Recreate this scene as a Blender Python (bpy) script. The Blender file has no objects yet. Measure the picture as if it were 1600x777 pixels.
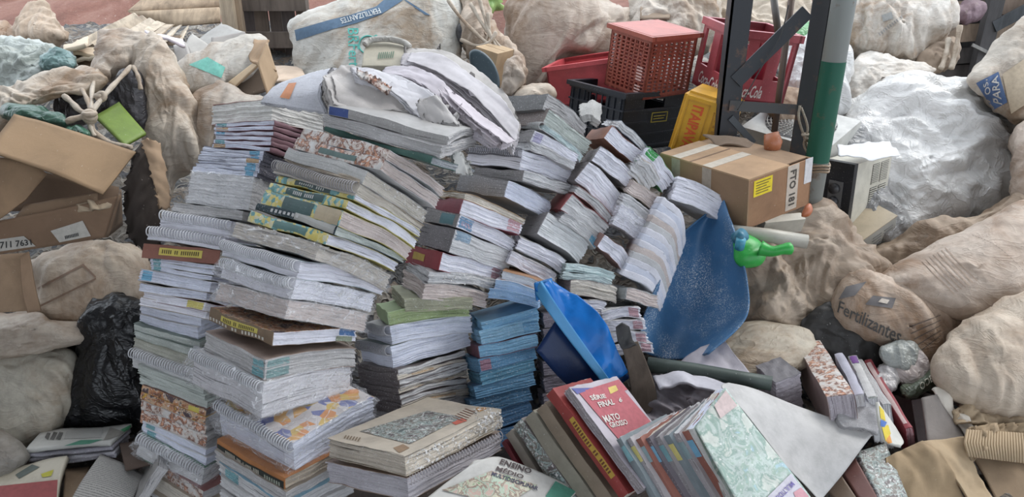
import bpy, bmesh, math, random
import numpy as np
from mathutils import Vector, Matrix, noise
from mathutils.bvhtree import BVHTree
R_ = math.radians
scene = bpy.context.scene
C = bpy.context.scene.collection

# ------------------------------------------------------------------ camera
F = 1150.0
CAMZ = 1.70
TILT = R_(23.0)
cam = bpy.data.cameras.new('camera')
cam.sensor_width = 36.0
cam.lens = 36.0 * F / 1600.0
cam.clip_start = 0.02
camo = bpy.data.objects.new('camera', cam)
camo.location = (0, 0, CAMZ)
camo.rotation_euler = (R_(90) - TILT, 0, 0)
C.objects.link(camo)
scene.camera = camo

# ------------------------------------------------------------------ sky, sun, exposure
w = bpy.data.worlds.new('overcast_sky'); scene.world = w
w.use_nodes = True
wn = w.node_tree.nodes; wl = w.node_tree.links
wn['Background'].inputs[0].default_value = (0.84, 0.91, 1.0, 1)
wn['Background'].inputs[1].default_value = 1.75
sun = bpy.data.lights.new('sun', 'SUN'); sun.energy = 1.3; sun.angle = R_(28); sun.color = (1.0, 0.96, 0.90)
suno = bpy.data.objects.new('sun', sun); C.objects.link(suno)
suno.rotation_euler = Vector((-0.62, -0.30, -0.80)).to_track_quat('-Z', 'Y').to_euler()
vs = scene.view_settings
vs.view_transform = 'Standard'; vs.look = 'None'; vs.gamma = 1.0; vs.use_curve_mapping = False
vs.exposure = 0.46

# ------------------------------------------------------------------ pixel <-> world
ct, st = math.cos(TILT), math.sin(TILT)
def ray(px, py):
    x = (px - 800.0) / F; y = (388.5 - py) / F
    return Vector((x, ct + y * st, -st + y * ct))
CAM = Vector((0, 0, CAMZ))
def at(px, py, Y):
    d = ray(px, py)
    return CAM + d * (Y / d.y)
def at_z(px, py, z):
    d = ray(px, py)
    return CAM + d * ((z - CAMZ) / d.z)
def proj(p):
    x, y, z = p[0], p[1], p[2] - CAMZ
    zc = y * ct - z * st
    return 800 + F * x / zc, 388.5 - F * (y * st + z * ct) / zc

# ------------------------------------------------------------------ materials
MATS = {}
def newmat(name):
    m = bpy.data.materials.new(name); m.use_nodes = True
    nt = m.node_tree; b = nt.nodes['Principled BSDF']
    MATS[name] = m
    return m, nt, b
def nd(nt, t, **k):
    n = nt.nodes.new(t)
    for a, v in k.items():
        if a.startswith('i_'):
            key = a[2:]
            key = int(key) if key.isdigit() else key.replace('_', ' ')
            n.inputs[key].default_value = v
        else: setattr(n, a, v)
    return n
def mixc(nt, fac, a, b, mode='MIX'):
    n = nt.nodes.new('ShaderNodeMix'); n.data_type = 'RGBA'; n.blend_type = mode
    for sock, v in ((0, fac), (6, a), (7, b)):
        if hasattr(v, 'is_linked'): nt.links.new(v, n.inputs[sock])
        else: n.inputs[sock].default_value = v if sock == 0 else (*v[:3], 1)
    return n.outputs[2]
def ramp(nt, fac, stops, interp='LINEAR'):
    n = nt.nodes.new('ShaderNodeValToRGB'); e = n.color_ramp.elements
    n.color_ramp.interpolation = interp
    while len(e) < len(stops): e.new(0.5)
    for i, (p, c) in enumerate(stops):
        e[i].position = p; e[i].color = (c, c, c, 1) if isinstance(c, (int, float)) else (*c, 1)
    nt.links.new(fac, n.inputs[0])
    return n.outputs[0]
def noisef(nt, vec, scale, detail=3, rough=0.55, dist=0.0):
    n = nd(nt, 'ShaderNodeTexNoise'); n.inputs['Scale'].default_value = scale
    n.inputs['Detail'].default_value = detail; n.inputs['Roughness'].default_value = rough
    n.inputs['Distortion'].default_value = dist
    nt.links.new(vec, n.inputs['Vector']); return n.outputs['Fac']
def vmap(nt, vec, sc, rot=(0, 0, 0)):
    n = nd(nt, 'ShaderNodeMapping'); n.inputs['Scale'].default_value = sc; n.inputs['Rotation'].default_value = rot
    nt.links.new(vec, n.inputs['Vector']); return n.outputs[0]
def bump(nt, b, h, strength=0.3, dist=0.01, prev=None):
    n = nd(nt, 'ShaderNodeBump'); n.inputs['Strength'].default_value = strength; n.inputs['Distance'].default_value = dist
    nt.links.new(h, n.inputs['Height'])
    if prev is not None: nt.links.new(prev, n.inputs['Normal'])
    nt.links.new(n.outputs[0], b.inputs['Normal']); return n.outputs[0]
def shift(nt, vec):   # per-object offset so look-alikes differ
    oi = nd(nt, 'ShaderNodeObjectInfo')
    m = nd(nt, 'ShaderNodeVectorMath', operation='MULTIPLY_ADD')
    nt.links.new(oi.outputs['Random'], m.inputs[0]); m.inputs[1].default_value = (37, 53, 71)
    nt.links.new(vec, m.inputs[2])
    return m.outputs[0], oi
def coords(nt):
    tc = nd(nt, 'ShaderNodeTexCoord'); return tc

def make_materials():
    # page edges: object colour, fine page lines along UV.v, grime
    m, nt, b = newmat('paper_edges'); tc = coords(nt)
    uv, oi = shift(nt, tc.outputs['UV']); ob, _ = shift(nt, tc.outputs['Object'])
    ln = noisef(nt, vmap(nt, uv, (3, 520, 1)), 1.0, 3, 0.7)
    f1 = ramp(nt, ln, [(0.30, 0.52), (0.42, 0.88), (0.60, 1.0), (0.78, 1.08)])
    dl = noisef(nt, vmap(nt, uv, (5, 170, 1)), 1.0, 2, 0.6)
    f1 = mixc(nt, 1.0, f1, ramp(nt, dl, [(0.30, 0.34), (0.36, 1.0)]), 'MULTIPLY')
    gr = noisef(nt, ob, 9, 5, 0.65)
    f2 = ramp(nt, gr, [(0.28, 0.80), (0.5, 1.0), (0.72, 1.06)])
    sp = noisef(nt, ob, 190, 3, 0.7)
    spk = ramp(nt, sp, [(0.60, 0.0), (0.66, 1.0)])
    spd = ramp(nt, sp, [(0.30, 0.66), (0.36, 1.0)])
    c = mixc(nt, 1.0, oi.outputs['Color'], f1, 'MULTIPLY')
    c = mixc(nt, 1.0, c, f2, 'MULTIPLY'); c = mixc(nt, 1.0, c, spd, 'MULTIPLY')
    n = nd(nt, 'ShaderNodeMath', operation='MULTIPLY'); nt.links.new(spk, n.inputs[0]); n.inputs[1].default_value = 0.45
    c = mixc(nt, n.outputs[0], c, (0.86, 0.86, 0.88))
    nt.links.new(c, b.inputs['Base Color']); b.inputs['Roughness'].default_value = 0.9
    b.inputs['Specular IOR Level'].default_value = 0.2
    n1 = bump(nt, b, ln, 0.5, 0.0025); bump(nt, b, sp, 0.45, 0.002, n1)

    # plain paper / cover stock with faint dirt and white crumbs
    m, nt, b = newmat('cover'); tc = coords(nt); ob, oi = shift(nt, tc.outputs['Object'])
    g = noisef(nt, ob, 14, 5, 0.65); f = ramp(nt, g, [(0.3, 0.78), (0.55, 1.0), (0.75, 1.08)])
    c = mixc(nt, 1.0, oi.outputs['Color'], f, 'MULTIPLY')
    s = noisef(nt, ob, 120, 4, 0.7); sm = ramp(nt, s, [(0.66, 0.0), (0.72, 0.5)])
    c = mixc(nt, sm, c, (0.72, 0.71, 0.70))
    nt.links.new(c, b.inputs['Base Color']); b.inputs['Roughness'].default_value = 0.55
    bump(nt, b, g, 0.25, 0.006)

    # printed cover: blotches of the object colour, other inks, white flecks
    def printed(name, cols, scale, flecks=0.58, vor=False):
        m, nt, b = newmat(name); tc = coords(nt); ob, oi = shift(nt, tc.outputs['Object'])
        if vor:
            v = nd(nt, 'ShaderNodeTexVoronoi'); v.inputs['Scale'].default_value = scale; nt.links.new(ob, v.inputs['Vector'])
            sep = nd(nt, 'ShaderNodeSeparateColor'); nt.links.new(v.outputs['Color'], sep.inputs[0]); src = sep.outputs[0]
        else:
            src = noisef(nt, ob, scale, 4, 0.6, 0.6)
        k = len(cols)
        lo, hi = (0.0, 1.0) if vor else (0.33, 0.67)
        c = ramp(nt, src, [(lo + (hi - lo) * i / k, cc) for i, cc in enumerate(cols)], 'CONSTANT' if vor else 'EASE')
        g = noisef(nt, ob, 20, 4, 0.6)
        c = mixc(nt, 1.0, c, ramp(nt, g, [(0.3, 0.75), (0.6, 1.0)]), 'MULTIPLY')
        s = noisef(nt, ob, 110, 4, 0.7); c = mixc(nt, ramp(nt, s, [(flecks, 0.0), (flecks + 0.06, 0.8)]), c, (0.78, 0.77, 0.76))
        nt.links.new(c, b.inputs['Base Color']); b.inputs['Roughness'].default_value = 0.5
        bump(nt, b, s, 0.2, 0.002)
    printed('print_orange', [(0.62, 0.60, 0.58), (0.60, 0.30, 0.18), (0.20, 0.10, 0.08), (0.62, 0.52, 0.46), (0.66, 0.64, 0.62)], 34)
    printed('print_yellow', [(0.62, 0.52, 0.14), (0.12, 0.30, 0.30), (0.66, 0.58, 0.22), (0.20, 0.42, 0.44), (0.60, 0.58, 0.40)], 70, 0.62, True)
    printed('print_fire', [(0.66, 0.40, 0.08), (0.16, 0.08, 0.07), (0.52, 0.24, 0.12), (0.60, 0.44, 0.30), (0.10, 0.07, 0.08)], 30)
    printed('print_map', [(0.40, 0.56, 0.62), (0.36, 0.48, 0.40), (0.52, 0.60, 0.56), (0.30, 0.42, 0.36), (0.62, 0.66, 0.60)], 16, 0.60)
    printed('print_grey', [(0.10, 0.12, 0.12), (0.30, 0.38, 0.36), (0.16, 0.13, 0.11), (0.36, 0.42, 0.40), (0.12, 0.10, 0.10)], 26, 0.56)
    printed('print_confetti', [(0.70, 0.28, 0.06), (0.72, 0.50, 0.10), (0.66, 0.62, 0.62), (0.14, 0.17, 0.42), (0.72, 0.40, 0.10), (0.70, 0.66, 0.66)], 26, 0.66, True)
    printed('print_jungle', [(0.24, 0.38, 0.20), (0.62, 0.60, 0.46), (0.30, 0.20, 0.16), (0.44, 0.56, 0.44), (0.56, 0.40, 0.34)], 30, 0.64)

    # flat ink
    m, nt, b = newmat('ink'); oi = nd(nt, 'ShaderNodeObjectInfo'); tc = coords(nt)
    g = noisef(nt, tc.outputs['Object'], 60, 4, 0.65)
    c = mixc(nt, 1.0, oi.outputs['Color'], ramp(nt, g, [(0.3, 0.85), (0.6, 1.05)]), 'MULTIPLY')
    nt.links.new(c, b.inputs['Base Color']); b.inputs['Roughness'].default_value = 0.7

    # woven polypropylene sack
    m, nt, b = newmat('sack'); tc = coords(nt); ob, oi = shift(nt, tc.outputs['Object'])
    g = noisef(nt, ob, 2.6, 6, 0.68, 0.6)
    d = ramp(nt, g, [(0.40, 0.0), (0.52, 0.40), (0.64, 1.0)])
    sc_ = mixc(nt, 1.0, oi.outputs['Color'], (0.90, 0.88, 0.86), 'MULTIPLY')
    c = mixc(nt, d, sc_, mixc(nt, 1.0, sc_, (0.52, 0.40, 0.30), 'MULTIPLY'))
    g2 = noisef(nt, ob, 30, 5, 0.7)
    c = mixc(nt, 1.0, c, ramp(nt, g2, [(0.30, 0.80), (0.55, 1.0), (0.75, 1.04)]), 'MULTIPLY')
    s = noisef(nt, ob, 26, 2, 0.5); c = mixc(nt, ramp(nt, s, [(0.70, 0.0), (0.74, 0.5)]), c, (0.20, 0.16, 0.12))
    nt.links.new(c, b.inputs['Base Color']); b.inputs['Roughness'].default_value = 0.62
    w1 = noisef(nt, vmap(nt, ob, (60, 60, 620)), 1.0, 2); w2 = noisef(nt, vmap(nt, ob, (620, 620, 60)), 1.0, 2)
    ad = nd(nt, 'ShaderNodeMath', operation='ADD'); nt.links.new(w1, ad.inputs[0]); nt.links.new(w2, ad.inputs[1])
    n1 = bump(nt, b, ad.outputs[0], 0.25, 0.0015)
    cr_ = noisef(nt, vmap(nt, ob, (7, 7, 16), (0.5, 0.4, 0.3)), 1.0, 4, 0.55, 0.8)
    bump(nt, b, ramp(nt, cr_, [(0.30, 0.0), (0.47, 0.6), (0.50, 1.0), (0.53, 0.6), (0.72, 0.1)]), 0.28, 0.012, n1)

    # crumpled sheet plastic (white / silver / black bags, film tarps)
    m, nt, b = newmat('crumpled_plastic'); tc = coords(nt); ob, oi = shift(nt, tc.outputs['Object'])
    g = noisef(nt, ob, 6, 5, 0.65)
    c = mixc(nt, 1.0, oi.outputs['Color'], ramp(nt, g, [(0.3, 0.78), (0.6, 1.0)]), 'MULTIPLY')
    nt.links.new(c, b.inputs['Base Color']); b.inputs['Roughness'].default_value = 0.33
    cr_ = noisef(nt, ob, 9, 3, 0.55, 0.9)
    n1 = bump(nt, b, ramp(nt, cr_, [(0.30, 0.0), (0.47, 0.55), (0.50, 1.0), (0.53, 0.5), (0.70, 0.0)]), 0.45, 0.012)
    c2_ = noisef(nt, vmap(nt, ob, (1, 1, 2.2)), 24, 3, 0.5, 1.0)
    bump(nt, b, ramp(nt, c2_, [(0.34, 0.0), (0.48, 0.6), (0.50, 1.0), (0.52, 0.5), (0.68, 0.0)]), 0.25, 0.006, n1)

    # clear film
    m, nt, b = newmat('clear_film'); tc = coords(nt); ob, oi = shift(nt, tc.outputs['Object'])
    nt.nodes.remove(b); out = nt.nodes['Material Output']
    tr = nd(nt, 'ShaderNodeBsdfTransparent'); gl = nd(nt, 'ShaderNodeBsdfPrincipled')
    gl.inputs['Base Color'].default_value = (0.80, 0.81, 0.84, 1); gl.inputs['Roughness'].default_value = 0.10
    gl.inputs['Specular IOR Level'].default_value = 1.0; gl.inputs['Coat Weight'].default_value = 0.6; gl.inputs['Coat Roughness'].default_value = 0.05
    mx = nd(nt, 'ShaderNodeMixShader')
    v = noisef(nt, vmap(nt, ob, (10, 10, 26), (0.6, 0.3, 0.2)), 1.0, 3, 0.5, 1.2)
    nt.links.new(ramp(nt, v, [(0.36, 0.10), (0.48, 0.20), (0.50, 0.55), (0.53, 0.18), (0.70, 0.10)]), mx.inputs[0])
    nt.links.new(tr.outputs[0], mx.inputs[1]); nt.links.new(gl.outputs[0], mx.inputs[2]); nt.links.new(mx.outputs[0], out.inputs[0])
    bn = nd(nt, 'ShaderNodeBump'); bn.inputs['Strength'].default_value = 0.8; bn.inputs['Distance'].default_value = 0.012
    nt.links.new(v, bn.inputs['Height']); nt.links.new(bn.outputs[0], gl.inputs['Normal'])

    # cardboard
    m, nt, b = newmat('cardboard'); tc = coords(nt); ob, oi = shift(nt, tc.outputs['Object'])
    g = noisef(nt, ob, 5, 6, 0.65, 0.4); s = noisef(nt, ob, 90, 4, 0.7)
    c = mixc(nt, 1.0, oi.outputs['Color'], ramp(nt, g, [(0.3, 0.72), (0.55, 1.0), (0.75, 1.08)]), 'MULTIPLY')
    c = mixc(nt, ramp(nt, s, [(0.68, 0.0), (0.72, 0.6)]), c, (0.60, 0.55, 0.48))
    nt.links.new(c, b.inputs['Base Color']); b.inputs['Roughness'].default_value = 0.85
    n1 = bump(nt, b, g, 0.3, 0.01); bump(nt, b, noisef(nt, vmap(nt, ob, (8, 8, 230)), 1.0, 2), 0.12, 0.002, n1)

    # moulded plastic
    m, nt, b = newmat('plastic'); tc = coords(nt); ob, oi = shift(nt, tc.outputs['Object'])
    g = noisef(nt, ob, 9, 6, 0.7)
    c = mixc(nt, 1.0, oi.outputs['Color'], ramp(nt, g, [(0.28, 0.70), (0.6, 1.0)]), 'MULTIPLY')
    s = noisef(nt, ob, 160, 3, 0.7); c = mixc(nt, ramp(nt, s, [(0.66, 0.0), (0.70, 0.35)]), c, (0.7, 0.66, 0.62))
    nt.links.new(c, b.inputs['Base Color']); b.inputs['Roughness'].default_value = 0.42
    bump(nt, b, g, 0.15, 0.006)

    # blue barrel plastic with white dust
    m, nt, b = newmat('dusty_plastic'); tc = coords(nt); ob, oi = shift(nt, tc.outputs['Object'])
    g = noisef(nt, ob, 7, 5, 0.65); s = noisef(nt, ob, 210, 3, 0.75); k = noisef(nt, ob, 5.5, 3, 0.6)
    mu = nd(nt, 'ShaderNodeMath', operation='MULTIPLY'); nt.links.new(ramp(nt, s, [(0.52, 0.0), (0.62, 1.0)]), mu.inputs[0])
    nt.links.new(ramp(nt, k, [(0.46, 0.03), (0.62, 0.9)]), mu.inputs[1])
    c = mixc(nt, 1.0, oi.outputs['Color'], ramp(nt, g, [(0.3, 0.75), (0.6, 1.0)]), 'MULTIPLY')
    c = mixc(nt, mu.outputs[0], c, (0.60, 0.63, 0.64))
    nt.links.new(c, b.inputs['Base Color']); b.inputs['Roughness'].default_value = 0.5

    # translucent blue folder plastic
    m, nt, b = newmat('blue_folder_plastic'); tc = coords(nt)
    oi = nd(nt, 'ShaderNodeObjectInfo')
    nt.links.new(oi.outputs['Color'], b.inputs['Base Color']); b.inputs['Roughness'].default_value = 0.22
    b.inputs['Transmission Weight'].default_value = 0.25; b.inputs['IOR'].default_value = 1.3
    bump(nt, b, noisef(nt, tc.outputs['Object'], 14, 4), 0.25, 0.01)

    # painted / rusty steel
    m, nt, b = newmat('steel'); tc = coords(nt); ob, oi = shift(nt, tc.outputs['Object'])
    g = noisef(nt, ob, 12, 6, 0.7)
    c = mixc(nt, ramp(nt, g, [(0.56, 0.0), (0.68, 0.7)]), oi.outputs['Color'], (0.16, 0.085, 0.05))
    nt.links.new(c, b.inputs['Base Color']); b.inputs['Roughness'].default_value = 0.55; b.inputs['Metallic'].default_value = 0.25
    bump(nt, b, g, 0.2, 0.004)

    # wood
    m, nt, b = newmat('wood'); tc = coords(nt); ob, oi = shift(nt, tc.outputs['Object'])
    g = noisef(nt, vmap(nt, ob, (18, 18, 2.2)), 1.0, 5, 0.65, 0.5); h = noisef(nt, ob, 6, 4)
    c = mixc(nt, 1.0, oi.outputs['Color'], ramp(nt, g, [(0.3, 0.55), (0.6, 1.05)]), 'MULTIPLY')
    c = mixc(nt, 1.0, c, ramp(nt, h, [(0.3, 0.75), (0.6, 1.0)]), 'MULTIPLY')
    nt.links.new(c, b.inputs['Base Color']); b.inputs['Roughness'].default_value = 0.8
    bump(nt, b, g, 0.3, 0.004)

    # red earth
    m, nt, b = newmat('red_earth'); tc = coords(nt); ob = tc.outputs['Object']
    g = noisef(nt, ob, 1.6, 8, 0.7, 0.5); s = noisef(nt, ob, 22, 5, 0.7)
    c = ramp(nt, g, [(0.3, (0.11, 0.05, 0.036)), (0.5, (0.20, 0.092, 0.068)), (0.7, (0.28, 0.165, 0.13))])
    c = mixc(nt, ramp(nt, s, [(0.64, 0.0), (0.70, 0.6)]), c, (0.40, 0.33, 0.28))
    nt.links.new(c, b.inputs['Base Color']); b.inputs['Roughness'].default_value = 0.95
    bump(nt, b, s, 0.7, 0.05)

    # trodden floor
    m, nt, b = newmat('floor_dirt'); tc = coords(nt); ob = tc.outputs['Object']
    g = noisef(nt, ob, 3, 7, 0.7); s = noisef(nt, ob, 40, 4, 0.7)
    c = ramp(nt, g, [(0.3, (0.07, 0.055, 0.05)), (0.6, (0.15, 0.12, 0.10)), (0.8, (0.24, 0.20, 0.17))])
    c = mixc(nt, ramp(nt, s, [(0.64, 0.0), (0.68, 0.6)]), c, (0.44, 0.42, 0.40))
    nt.links.new(c, b.inputs['Base Color']); b.inputs['Roughness'].default_value = 0.95
    bump(nt, b, s, 0.6, 0.02)

    # mixed rubbish: scraps of paper, card, film
    m, nt, b = newmat('mixed_waste'); tc = coords(nt); ob = tc.outputs['Object']
    v = nd(nt, 'ShaderNodeTexVoronoi'); v.inputs['Scale'].default_value = 11
    wv = noisef(nt, ob, 6, 3); av = nd(nt, 'ShaderNodeVectorMath', operation='ADD'); nt.links.new(ob, av.inputs[0]); nt.links.new(wv, av.inputs[1])
    nt.links.new(av.outputs[0], v.inputs['Vector'])
    sep = nd(nt, 'ShaderNodeSeparateColor'); nt.links.new(v.outputs['Color'], sep.inputs[0])
    c = ramp(nt, sep.outputs[0], [(0, (0.13, 0.11, 0.09)), (0.2, (0.08, 0.08, 0.08)), (0.4, (0.17, 0.14, 0.11)), (0.55, (0.05, 0.05, 0.055)), (0.7, (0.24, 0.22, 0.19)), (0.88, (0.10, 0.075, 0.055))], 'CONSTANT')
    c = mixc(nt, 1.0, c, ramp(nt, noisef(nt, ob, 30, 5, 0.7), [(0.3, 0.6), (0.6, 1.0)]), 'MULTIPLY')
    nt.links.new(c, b.inputs['Base Color']); b.inputs['Roughness'].default_value = 0.8
    bump(nt, b, v.outputs['Distance'], 0.6, 0.04)

    # text page (print lines)
    m, nt, b = newmat('newsprint'); tc = coords(nt); oi = nd(nt, 'ShaderNodeObjectInfo')
    wv = nd(nt, 'ShaderNodeTexWave', bands_direction='Y'); wv.inputs['Scale'].default_value = 11; wv.inputs['Distortion'].default_value = 0
    nt.links.new(tc.outputs['UV'], wv.inputs['Vector'])
    wd = noisef(nt, vmap(nt, tc.outputs['UV'], (90, 30, 1)), 1.0, 2)
    mm = nd(nt, 'ShaderNodeMath', operation='MULTIPLY'); nt.links.new(ramp(nt, wv.outputs['Fac'], [(0.45, 0.0), (0.6, 1.0)]), mm.inputs[0])
    nt.links.new(ramp(nt, wd, [(0.40, 0.0), (0.48, 0.75)]), mm.inputs[1])
    c = mixc(nt, mm.outputs[0], oi.outputs['Color'], (0.12, 0.12, 0.12))
    nt.links.new(c, b.inputs['Base Color']); b.inputs['Roughness'].default_value = 0.8

    # leaves (far shrub)
    m, nt, b = newmat('foliage'); tc = coords(nt)
    g = noisef(nt, tc.outputs['Object'], 14, 5)
    nt.links.new(ramp(nt, g, [(0.3, (0.10, 0.22, 0.05)), (0.6, (0.32, 0.48, 0.16))]), b.inputs['Base Color'])
make_materials()

# ------------------------------------------------------------------ object helpers
WLOC = {}    # object -> world origin (no rotations are used, geometry is built in world space)
WMESH = {}   # object name -> (verts, faces) in world space, for laying prints on surfaces
def tagit(o, label=None, cat=None, group=None, kind=None):
    if label: o['label'] = label
    if cat: o['category'] = cat
    if group: o['group'] = group
    if kind: o['kind'] = kind
    return o
def mesh(name, verts, faces, mat, parent=None, color=(1, 1, 1), uvs=None, smooth=True, keep=False):
    verts = np.asarray(verts, dtype=float)
    if parent is None:
        o0 = np.array([(verts[:, 0].min() + verts[:, 0].max()) / 2, (verts[:, 1].min() + verts[:, 1].max()) / 2, verts[:, 2].min()])
    else:
        o0 = np.array(WLOC[parent.name])
    me = bpy.data.meshes.new(name)
    me.from_pydata([tuple(v) for v in (verts - o0)], [], faces)
    me.materials.append(MATS[mat])
    if uvs is not None:
        ul = me.uv_layers.new(name='UVMap')
        flat = [c for f in uvs for p in f for c in p]
        ul.data.foreach_set('uv', flat)
    if smooth: me.polygons.foreach_set('use_smooth', [True] * len(me.polygons))
    me.update()
    o = bpy.data.objects.new(name, me); C.objects.link(o)
    o.color = (*color[:3], 1)
    if parent is None:
        o.location = o0; WLOC[o.name] = tuple(o0)
    else:
        o.parent = parent; WLOC[o.name] = WLOC[parent.name]
    if keep: WMESH[o.name] = (verts, faces)
    return o
def thing(name, label, cat, loc, group=None):
    o = bpy.data.objects.new(name, None); C.objects.link(o); o.location = loc
    o.empty_display_size = 0.05
    WLOC[o.name] = tuple(loc)
    return tagit(o, label, cat, group)

class MB:
    """collects pieces of ONE part"""
    def __init__(s): s.v = []; s.f = []
    def add(s, vs, fs):
        k = len(s.v); s.v += [tuple(p) for p in vs]; s.f += [tuple(i + k for i in q) for q in fs]; return s
    def box(s, M, x0, x1, y0, y1, z0, z1):
        vs = [M @ Vector((x, y, z)) for z in (z0, z1) for y in (y0, y1) for x in (x0, x1)]
        return s.add(vs, [(0, 2, 3, 1), (4, 5, 7, 6), (0, 1, 5, 4), (2, 6, 7, 3), (0, 4, 6, 2), (1, 3, 7, 5)])
    def tube(s, pts, r, n=8, cap=True):
        pts = [Vector(p) for p in pts]; rs = r if isinstance(r, (list, tuple)) else [r] * len(pts)
        vs = []; up = Vector((0, 0, 1)); prev = None
        for i, p in enumerate(pts):
            d = (pts[min(i + 1, len(pts) - 1)] - pts[max(i - 1, 0)]).normalized()
            x = prev - d * prev.dot(d) if prev is not None else d.cross(up if abs(d.z) < .9 else Vector((1, 0, 0)))
            x.normalize(); prev = x; y = d.cross(x)
            for k in range(n):
                a = 2 * math.pi * k / n; vs.append(p + (x * math.cos(a) + y * math.sin(a)) * rs[i])
        fs = [(i * n + k, i * n + (k + 1) % n, (i + 1) * n + (k + 1) % n, (i + 1) * n + k) for i in range(len(pts) - 1) for k in range(n)]
        if cap: fs += [tuple(range(n))[::-1], tuple(range((len(pts) - 1) * n, len(pts) * n))]
        return s.add(vs, fs)
    def torus(s, M, R, r, n=12, m=4):
        vs = []; 
        for i in range(n):
            a = 2 * math.pi * i / n
            for j in range(m):
                b = 2 * math.pi * j / m
                vs.append(M @ Vector(((R + r * math.cos(b)) * math.cos(a), (R + r * math.cos(b)) * math.sin(a), r * math.sin(b))))
        return s.add(vs, [(i * m + j, ((i + 1) % n) * m + j, ((i + 1) % n) * m + (j + 1) % m, i * m + (j + 1) % m) for i in range(n) for j in range(m)])
    def build(s, name, mat, parent=None, color=(1, 1, 1), smooth=False, keep=False):
        return mesh(name, s.v, s.f, mat, parent, color, None, smooth, keep)

def crom(pts, n, closed=False):
    """Catmull-Rom resample of points to n samples"""
    P = [np.array(p, float) for p in pts]; m = len(P); out = []
    segs = m if closed else m - 1
    for k in range(n):
        t = k / n * segs if closed else k / (n - 1) * segs
        i = min(int(t), segs - 1); u = t - i
        g = (lambda j: P[j % m]) if closed else (lambda j: P[max(0, min(m - 1, j))])
        a, b, c, d = g(i - 1), g(i), g(i + 1), g(i + 2)
        out.append(0.5 * ((2 * b) + (c - a) * u + (2 * a - 5 * b + 4 * c - d) * u * u + (3 * b - a - 3 * c + d) * u ** 3))
    return out

def vnormals(V, Fq):
    N = np.zeros_like(V)
    q = np.array(Fq); a, b, c, d = V[q[:, 0]], V[q[:, 1]], V[q[:, 2]], V[q[:, 3]]
    n = np.cross(c - a, d - b)
    for k in range(4): np.add.at(N, q[:, k], n)
    return N / (np.linalg.norm(N, axis=1, keepdims=True) + 1e-12)

def facet(P, seed):
    """piecewise-linear lattice noise: flat facets meeting in sharp creases, as in crumpled sheet"""
    i = np.floor(P); f = P - i; o = np.argsort(-f, axis=1); n = len(P); ar = np.arange(n)
    def hsh(v): return np.modf(np.abs(np.sin(v[:, 0] * 127.1 + v[:, 1] * 311.7 + v[:, 2] * 74.7 + seed * 17.13) * 43758.5453))[0] - .5
    fs = np.take_along_axis(f, o, axis=1)
    v = i.copy(); r = hsh(v) * (1 - fs[:, 0])
    v[ar, o[:, 0]] += 1; r += hsh(v) * (fs[:, 0] - fs[:, 1])
    v[ar, o[:, 1]] += 1; r += hsh(v) * (fs[:, 1] - fs[:, 2])
    v[ar, o[:, 2]] += 1; r += hsh(v) * fs[:, 2]
    return r
def crumple(V, seed, amp, fr, fold=(1, 1, 1), sharp=0.6, aniso=True):
    rnd = random.Random(seed * 13 + 5)
    Q = np.array(Matrix.Rotation(rnd.uniform(0, 6), 3, 'X') @ Matrix.Rotation(rnd.uniform(0, 6), 3, 'Y') @ Matrix.Rotation(rnd.uniform(0, 6), 3, 'Z'))
    if fold == (1, 1, 1):   # pull the folds along one direction
        d = np.array([rnd.uniform(-.7, .7), rnd.uniform(-.3, .3), rnd.choice((-1, 1))]); d /= np.linalg.norm(d)
        P = V - np.outer(V @ d, d) * (.78 if aniso else .3)
    else: P = V * np.array(fold)
    P = (P * fr) @ Q.T + seed * 3.7
    W = np.stack([facet(P * .7 + 11, seed + 1), facet(P * .7 + 23, seed + 2), facet(P * .7 + 37, seed + 3)], axis=1)
    P = P + W * .9
    h = facet(P * .7, seed) * 1.2 + sharp * (1.5 * facet(P * 1.5, seed + 4) + .9 * facet(P * 3.1, seed + 5) + .42 * facet(P * 6.3, seed + 6))
    r = np.abs(facet(P * 1.1 + 5, seed + 7))
    h = h - sharp * 1.3 * r
    return amp * 1.7 * h

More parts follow.
